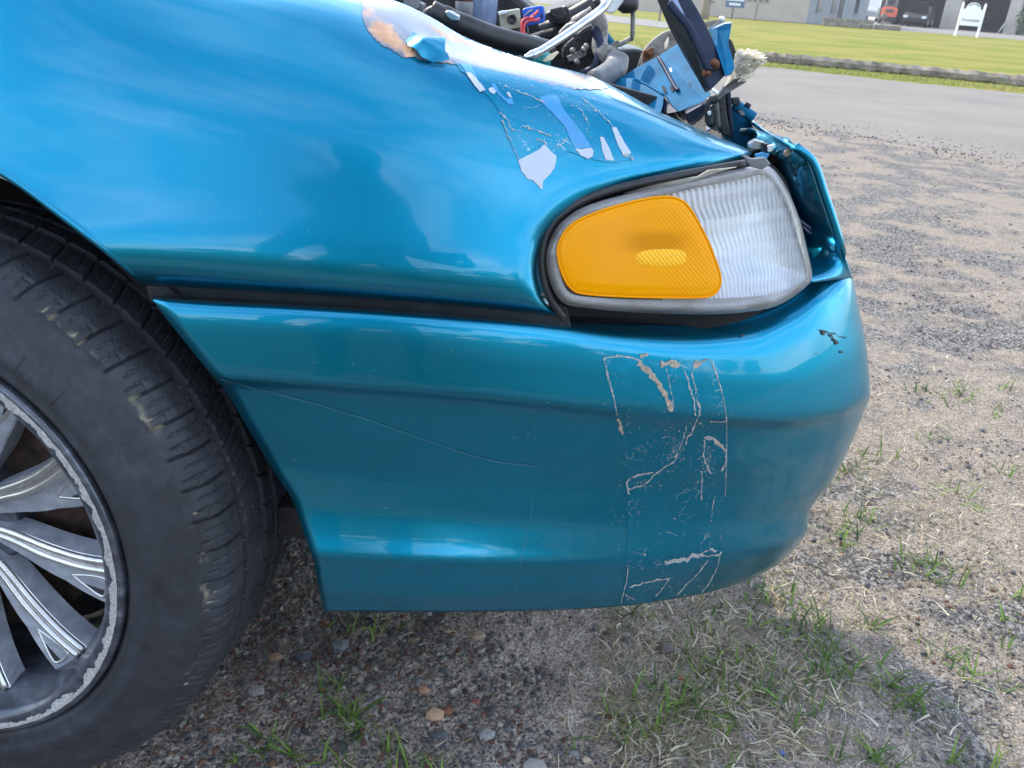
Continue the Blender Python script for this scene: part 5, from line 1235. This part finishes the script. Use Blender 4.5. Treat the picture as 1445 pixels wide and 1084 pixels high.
# ================================================================== LOOSE GROUND COVER
ICO_V = None
def ico():
    p = (1+5**.5)/2
    V = np.array([(-1, p, 0), (1, p, 0), (-1, -p, 0), (1, -p, 0), (0, -1, p), (0, 1, p), (0, -1, -p), (0, 1, -p), (p, 0, -1), (p, 0, 1), (-p, 0, -1), (-p, 0, 1)], float); V /= np.linalg.norm(V[0])
    Fc = [(0, 11, 5), (0, 5, 1), (0, 1, 7), (0, 7, 10), (0, 10, 11), (1, 5, 9), (5, 11, 4), (11, 10, 2), (10, 7, 6), (7, 1, 8), (3, 9, 4), (3, 4, 2), (3, 2, 6), (3, 6, 8), (3, 8, 9), (4, 9, 5), (2, 4, 11), (6, 2, 10), (8, 6, 7), (9, 8, 1)]
    return V, np.array(Fc)
IV, IF = ico()
def rand_rot(n):
    q = rng.normal(size=(n, 4)); q /= np.linalg.norm(q, axis=1)[:, None]; w, x, y, z = q.T
    return np.stack([np.stack([1-2*(y*y+z*z), 2*(x*y-z*w), 2*(x*z+y*w)], -1), np.stack([2*(x*y+z*w), 1-2*(x*x+z*z), 2*(y*z-x*w)], -1), np.stack([2*(x*z-y*w), 2*(y*z+x*w), 1-2*(x*x+y*y)], -1)], 1)
def stones(pos, rad, col, name, flat=.65):
    n = len(pos); sc = rng.uniform(.6, 1.25, (n, 1, 3)); V = IV[None]*(1+rng.normal(size=(n, 12, 1))*.13)*sc
    V = np.einsum('nij,nkj->nki', rand_rot(n), V); V[:, :, 2] *= flat; V = V*rad[:, None, None]+pos[:, None]
    Fc = (IF[None]+(np.arange(n)*12)[:, None, None]).reshape(-1, 3)
    cc = np.repeat(col, 12, 0)
    return mesh_obj(name, V.reshape(-1, 3), Fc, "stone_mix", attrs={"Col": cc})
def ground_at(px, py):
    P = PZ(px, py); z = ground_h(P[..., 0], P[..., 1]); P = PZ(px, py, np.asarray(z))if False else P
    P[..., 2] = z; return P
PAL = np.array([(.10, .10, .105), (.055, .055, .06), (.19, .18, .17), (.13, .055, .04), (.16, .08, .05), (.26, .21, .16), (.09, .085, .08), (.33, .31, .28), (.22, .12, .07)])
N = 60000; px = np.where(rng.random(60000) < .45, rng.uniform(200, 900, 60000), rng.uniform(-40, 1480, 60000)); py = 150+(1090-150)*rng.random(N)**.8
P = ground_at(px, py)
gm = fbm(P[:, 0]*6, P[:, 1]*6, 4, 21); left = np.clip((900-px)/500, 0, 1)
keep = (gm+.30*left+rng.normal(size=N)*.06 > .50) & (P[:, 1] < 6) & ~((px < 330) & (py < 820))
px, py, P, left = px[keep], py[keep], P[keep], left[keep]; n = len(px)
rad = np.clip(rng.lognormal(1.05, .62, n), 1.0, 11)*.5*np.linalg.norm(P-CAM, axis=1)/FPX; rad = np.minimum(rad, .0095)*np.where(px > 1000, .7, 1)
w = rng.random(n); ci = np.where(w < .25+.3*left, rng.choice([0, 1, 2, 3, 4, 6, 6, 3], n), rng.choice([0, 2, 5, 6, 7, 2, 0], n))
col = PAL[ci]*rng.uniform(.7, 1.3, (n, 1))
P[:, 2] += rad*.25
tag(stones(P, rad, np.clip(col, 0, 1), "gravel"), kind="stuff")
N = 2600; xx = rng.uniform(.5, 6.5, N); ee = np.where(xx < 6, 8.85-.80*xx, 4.05-.2*(xx-6)); P = np.stack([xx, ee+rng.normal(size=N)*.38, np.full(N, .004)], 1)
tag(stones(P, rng.uniform(.003, .010, N), PAL[rng.choice([0, 1, 2, 6, 7, 2], N)], "edge_gravel"), kind="stuff")
# coarse sand grains and pale grit
N = 16000; px = rng.uniform(300, 1450, N); py = rng.uniform(430, 1090, N); P = ground_at(px, py); gm = fbm(P[:, 0]*9, P[:, 1]*9, 3, 40)
k = gm+rng.normal(size=N)*.08 > .47; P = P[k]; n = len(P); rad = np.clip(rng.lognormal(.0, .35, n), .6, 2.2)*.55*np.linalg.norm(P-CAM, axis=1)/FPX
P[:, 2] += rad*.3
col = np.array([(.45, .42, .38), (.3, .27, .23), (.12, .12, .12), (.55, .53, .5)])[rng.integers(0, 4, n)]
tag(stones(P, rad, col, "grit"), kind="stuff")
# the larger stones one can pick out
for (x, y, r, c, fl, lab) in ((613, 1003, 13, (.48, .31, .20), .7, "pale orange-tan stone, largest of the loose stones below the bumper"), (632, 995, 8.5, (.22, .09, .05), .8, "small red-brown stone touching the orange-tan stone"), (598, 968, 8, (.40, .22, .14), .7, "small orange stone above the orange-tan stone"),
        (480, 905, 12, (.16, .17, .18), .5, "flat slate-grey stone below the bumper's rear corner"), (430, 918, 12, (.10, .12, .15), .5, "dark bluish stone below the bumper near the tyre"), (676, 894, 11, (.36, .27, .19), .45, "flat tan stone in the shade under the bumper's middle"),
        (360, 965, 12, (.30, .29, .27), .4, "pale flat stone half buried beside the tyre"), (940, 912, 12, (.14, .12, .105), .75, "grey-brown stone among the dry grass under the bumper corner"), (963, 951, 6.5, (.48, .24, .16), .8, "small salmon pink pebble among the dry grass"),
        (620, 1030, 11, (.085, .09, .10), .7, "dark charcoal stone below the orange-tan stone"), (688, 1032, 12, (.30, .30, .29), .5, "pale grey stone right of the charcoal stone"), (756, 1074, 14, (.36, .35, .33), .55, "whitish rough stone at the bottom edge of the picture"),
        (828, 1066, 6, (.50, .40, .28), .8, "small cream pebble near the bottom edge"), (812, 1056, 7, (.24, .24, .24), .8, "small round grey pebble beside the cream pebble"), (388, 918, 9, (.30, .19, .12), .55, "brown flat stone close to the tyre's shadow"), (671, 984, 7, (.19, .07, .06), .7, "small maroon stone right of the orange-tan stone")):
    P = ground_at(np.array([float(x)]), np.array([float(y)])); rr = r*np.linalg.norm(P[0]-CAM)/FPX; P[0, 2] += rr*fl*.35
    V = IV.copy(); bmv = []
    a = rng.normal(size=3)*.3; Rr_ = rand_rot(1)[0]; V = V*(1+rng.normal(size=(12, 1))*.12)
    V = V@Rr_.T*np.array([1.15, .9, fl])*rr+P[0]
    nm_ = "stone" if r > 8 else "pebble"
    o = mesh_obj(nm_, V, IF, "stone_mix", attrs={"Col": np.tile(np.array(c), (12, 1))}); tag(o, lab, "stone", "loose stones on the ground")
    b = o.modifiers.new("facets", 'SUBSURF'); b.levels = b.render_levels = 1; b.subdivision_type = 'SIMPLE'
    bv = o.modifiers.new("bevel", 'BEVEL'); bv.width = rr*.12; bv.segments = 2; bv.limit_method = 'ANGLE'; bv.angle_limit = R_(15)
P = ground_at(np.array([1105.]), np.array([1058.]))[0]; tag(MB().box(P+np.array([0, 0, .003]), (.007, .005, .004), taper=.8).obj("plastic_bit", "blue_plastic", None, bevel=.001), "tiny bright blue bit of plastic on the sand at lower right", "litter")

def blades(name, base, length, az, lean, width, col, curl=.6, seg=4, bend=0.):
    n = len(base); k = np.arange(seg+1)/seg
    ang = lean[:, None]+curl*np.ones((n, 1))*k[None]*rng.uniform(.2, 1.3, (n, 1))
    dl = length[:, None]/seg
    hx = np.cumsum(np.sin(ang)*dl, 1)-np.sin(ang[:, :1])*dl; hz = np.cumsum(np.cos(ang)*dl, 1)-np.cos(ang[:, :1])*dl
    azk = az[:, None]+bend*rng.normal(size=(n, 1))*k[None]
    d = np.stack([np.cos(azk), np.sin(azk)], 2); sde = np.stack([-np.sin(azk), np.cos(azk)], 2)
    dh = np.diff(np.concatenate([np.zeros((n, 1)), hx], 1), axis=1); hxy = np.cumsum(dh[..., None]*d, 1)
    wv = (width[:, None]*.5)*(1-k[None]**1.6*.92)
    c = np.concatenate([base[:, None, :2]+hxy, (base[:, 2:3]+np.maximum(hz, .001*k))[..., None]], -1)
    off = np.concatenate([wv[..., None]*sde, np.zeros((n, seg+1, 1))], -1)
    off[..., 2] = wv*rng.normal(size=(n, 1))*.4
    V = np.stack([c-off, c+off], 2).reshape(n, -1, 3)
    q = np.array([[2*i, 2*i+1, 2*i+3, 2*i+2] for i in range(seg)]); Fc = (q[None]+(np.arange(n)*(2*seg+2))[:, None, None]).reshape(-1, 4)
    cc = np.repeat(col, 2*seg+2, 0)
    return mesh_obj(name, V.reshape(-1, 3), Fc, "grass_blade", attrs={"Col": cc}, smooth=True)
def tuft(list_, spread_scale=1.0):
    B = []; Ln = []
    for (x, y, n, sp, ln) in list_:
        qx = x+rng.normal(size=n)*sp; qy = y+rng.normal(size=n)*sp*.55
        B.append(ground_at(qx, np.minimum(qy, 1120))); Ln.append(ln*rng.uniform(.45, 1.2, n))
    return np.vstack(B), np.concatenate(Ln)
green = [(490, 1000, 26, 14, .05), (470, 965, 12, 10, .04), (505, 1020, 10, 10, .05), (372, 1045, 12, 7, .04), (408, 1052, 14, 8, .04), (365, 1030, 6, 4, .04), (560, 1082, 16, 22, .05), (610, 1080, 8, 14, .05), (520, 880, 24, 18, .03), (330, 1062, 8, 8, .03), (540, 1050, 8, 10, .04), (480, 1075, 10, 16, .045),
         (1345, 557, 16, 16, .05), (1300, 545, 10, 8, .05), (1360, 548, 14, 14, .05), (1420, 540, 8, 6, .05), (1415, 575, 8, 8, .05), (1320, 610, 10, 14, .04), (1205, 655, 22, 16, .05), (1245, 640, 14, 14, .05), (1200, 735, 18, 16, .05), (1222, 728, 12, 9, .05), (1190, 760, 12, 16, .05), (1310, 790, 22, 18, .05), (1340, 812, 14, 14, .05), (1285, 785, 10, 10, .05), (1420, 660, 8, 10, .05), (1370, 700, 12, 12, .045), (1330, 690, 12, 12, .045), (1425, 860, 8, 8, .05), (1440, 830, 6, 8, .05),
         (1150, 880, 20, 14, .06), (1170, 900, 12, 10, .05), (1240, 870, 9, 8, .04), (1290, 900, 8, 10, .04), (1340, 915, 14, 10, .045), (1370, 935, 14, 12, .045), (1200, 940, 26, 24, .05), (1165, 935, 22, 14, .05), (1260, 965, 20, 14, .05), (1275, 990, 16, 14, .05), (1320, 1000, 10, 12, .045), (1420, 960, 8, 8, .04), (1235, 1065, 14, 12, .05), (1265, 1075, 8, 8, .05), (1340, 1068, 10, 12, .045), (1175, 1070, 6, 6, .04), (1120, 880, 8, 8, .05), (1090, 830, 16, 18, .04), (1130, 850, 12, 12, .05), (1035, 1080, 6, 10, .03), (1395, 1078, 8, 10, .04), (1430, 905, 6, 6, .04),
         (930, 1005, 46, 36, .045), (1000, 990, 50, 40, .045), (1060, 900, 50, 40, .04), (1090, 960, 46, 36, .045), (1010, 940, 36, 34, .04), (960, 970, 30, 30, .04), (1120, 1000, 30, 30, .045), (890, 1030, 24, 24, .04), (1050, 850, 26, 30, .03), (990, 880, 20, 30, .03), (890, 862, 16, 16, .035), (1030, 1010, 30, 30, .04)]
green = [(x, y, (n if sp < 30 else int(n*.6)), sp, ln) for x, y, n, sp, ln in green]
B, Ln = tuft(green); n = len(B)
gcol = np.array([(.10, .19, .03), (.07, .13, .035), (.17, .27, .05), (.09, .13, .05)])[rng.integers(0, 4, n)]*rng.uniform(.75, 1.25, (n, 1))
tag(blades("green_grass", B, Ln, rng.uniform(0, 6.28, n), rng.uniform(.25, 1.15, n), rng.uniform(.0018, .0044, n), gcol, bend=.35), kind="stuff")
B2 = []; L2 = []
dry = [(1000, 930, 330, 95, .035), (1050, 870, 240, 70, .03), (960, 1000, 260, 80, .035), (1100, 960, 240, 80, .035), (1030, 1020, 200, 80, .035), (920, 1050, 160, 60, .03), (1150, 780, 130, 60, .03), (1200, 690, 160, 60, .035), (1260, 640, 120, 70, .035), (1190, 880, 110, 70, .03), (900, 870, 110, 50, .028), (600, 872, 60, 60, .02), (1100, 1045, 160, 60, .035), (1250, 1000, 120, 80, .03), (1340, 830, 90, 70, .03), (1380, 700, 100, 70, .035), (1330, 560, 90, 60, .035), (560, 1040, 60, 120, .025), (420, 1060, 40, 60, .025), (1300, 740, 90, 60, .03)]
B, Ln = tuft(dry); n = len(B)
dcol = np.array([(.50, .43, .29), (.62, .56, .42), (.36, .29, .18), (.22, .18, .11), (.26, .25, .13)])[rng.integers(0, 5, n)]*rng.uniform(.7, 1.2, (n, 1))
B[:, 2] += rng.uniform(0, .006, n)
tag(blades("dry_grass", B, Ln, rng.uniform(0, 6.28, n), rng.uniform(1.1, 1.55, n), rng.uniform(.0010, .0028, n), np.clip(dcol, 0, 1), curl=.2, bend=.7, seg=5), kind="stuff")
# low thatch of fine blades that ties the tufts to the soil
N = 7000; px = rng.uniform(840, 1445, N); py = rng.uniform(620, 1095, N); P = ground_at(px, py); m = fbm(P[:, 0]*5, P[:, 1]*5, 4, 60)+.25*np.exp(-((px-1010)/170)**2-((py-940)/110)**2)
P = P[m > .56]; n = len(P); mixc = rng.random((n, 1)); col = np.array([(.10, .15, .05)])*(1-mixc)+np.array([(.38, .32, .20)])*mixc
tag(blades("thatch", P, rng.uniform(.008, .022, n), rng.uniform(0, 6.28, n), rng.uniform(.4, 1.45, n), rng.uniform(.0007, .0016, n), col*rng.uniform(.6, 1.2, (n, 1)), seg=3), kind="stuff")
# grass blades on the lawn's near edge and along the logs
N = 9000; xx = rng.uniform(1.5, 13, N); edge = 15.15-.42*xx; yy = edge+rng.random(N)**1.6*4.0-.05; P = np.stack([xx, yy, np.full(N, .01)], 1)
col = np.array([(.16, .20, .045), (.30, .28, .10), (.22, .24, .07)])[rng.integers(0, 3, N)]*rng.uniform(.8, 1.2, (N, 1))
tag(blades("lawn_grass", P, rng.uniform(.03, .08, N), rng.uniform(0, 6.28, N), rng.uniform(.1, .9, N), rng.uniform(.006, .012, N), col, seg=2), kind="stuff")

# ================================================================== BEHIND THE CAMERA (seen only as reflections in the paint)
dark_ground = mesh_obj("added_dark_ground", [(-110, -80, .006), (110, -80, .006), (110, -1.6, .006), (30, -1.2, .006), (0, -1.0, .006), (-30, -1.3, .006), (-110, -1.6, .006)], [tuple(range(7))], "dark_unseen_ground"); tag(dark_ground, kind="structure")  # unseen ground, added dark so the lower bumper reflects less light
mb = MB()
for k in range(26):
    x = -75+k*6+rngb.normal()*1.5; y = -42+rngb.normal()*5; hh = rngb.uniform(4, 8.5)
    leaf_cloud(mb, (x, y, hh*.55), (3.6, 3, hh*.5), 260, .75)
tag(mb.obj("far_trees", "tree_leaf", None), kind="stuff")

# the photographer: one body, crouching behind the phone
PX = -.27
J = {'pelvis': (0, -.78, .84, .15), 'belly': (0, -.70, .97, .155), 'chest': (0, -.58, 1.11, .17), 'upper': (0, -.50, 1.20, .14), 'neck': (0, -.43, 1.27, .06), 'jaw': (0, -.37, 1.30, .075), 'head': (0, -.33, 1.37, .095), 'crown': (0, -.33, 1.45, .075)}
E_ = [('pelvis', 'belly'), ('belly', 'chest'), ('chest', 'upper'), ('upper', 'neck'), ('neck', 'jaw'), ('jaw', 'head'), ('head', 'crown')]
for sd_, sg in (('l', -1), ('r', 1)):
    lf = sd_ == 'l'
    J.update({'sh'+sd_: (sg*.19, -.50, 1.17, .08), 'el'+sd_: (-.26, -.52, .92, .055) if lf else (.20, -.34, .96, .06), 'wr'+sd_: (-.24, -.42, .70, .035) if lf else (.10, -.10, .79, .036), 'ha'+sd_: (-.24, -.40, .63, .032) if lf else (.09, -.055, .835, .032),
              'hi'+sd_: (sg*.10, -.78, .80, .105), 'kn'+sd_: (sg*.15, -.62, .46, .068), 'an'+sd_: (sg*.15, -.76, .09, .045), 'to'+sd_: (sg*.17, -.58, .045, .035)})
    E_ += [('upper', 'sh'+sd_), ('sh'+sd_, 'el'+sd_), ('el'+sd_, 'wr'+sd_), ('wr'+sd_, 'ha'+sd_), ('pelvis', 'hi'+sd_), ('hi'+sd_, 'kn'+sd_), ('kn'+sd_, 'an'+sd_), ('an'+sd_, 'to'+sd_)]
    for f_ in range(5):
        zf = .815+.016*f_; J['fa%s%d' % (sd_, f_)] = (-.27+.02*f_, -.395, .58, .009) if lf else (.085, -.030, zf, .009); J['fb%s%d' % (sd_, f_)] = (-.27+.02*f_, -.385, .55, .008) if lf else (.062+.004*f_, -.026+.002*f_, zf+.004, .008)
        E_ += [('ha'+sd_, 'fa%s%d' % (sd_, f_)), ('fa%s%d' % (sd_, f_), 'fb%s%d' % (sd_, f_))]
ks = list(J); me = bpy.data.meshes.new("person"); me.from_pydata([(J[k][0]+(PX if k[:3] not in ('har', 'far', 'fbr', 'wrr') else 0), J[k][1], J[k][2]) for k in ks], [(ks.index(a), ks.index(b)) for a, b in E_], [])
me.materials.append(MATS["cloth_dark"]); per = bpy.data.objects.new("person", me); COL.objects.link(per)
m = per.modifiers.new("skin", 'SKIN'); sv = me.skin_vertices[0].data
for k, v in zip(ks, sv): v.radius = (J[k][3], J[k][3]); v.use_root = (k == 'pelvis')
m = per.modifiers.new("smooth", 'SUBSURF'); m.levels = m.render_levels = 2
tag(per, "person in dark clothes stooping with a phone, mirrored as a dark shape in the fender", "person")
ph = MB().box((0, 0, 0), (.16, .076, .008)); V = np.array(ph.v); V = V@np.array([cR, cU, cF])+CAM-cF*.012
tag(mesh_obj("phone", V, ph.f, "black_plastic"), "flat black phone held up by the stooping person", "phone")

hz = MB().box((0, 0, 4.0), (232, 232, 10.06)).obj("haze", "haze", None); tag(hz, kind="stuff")
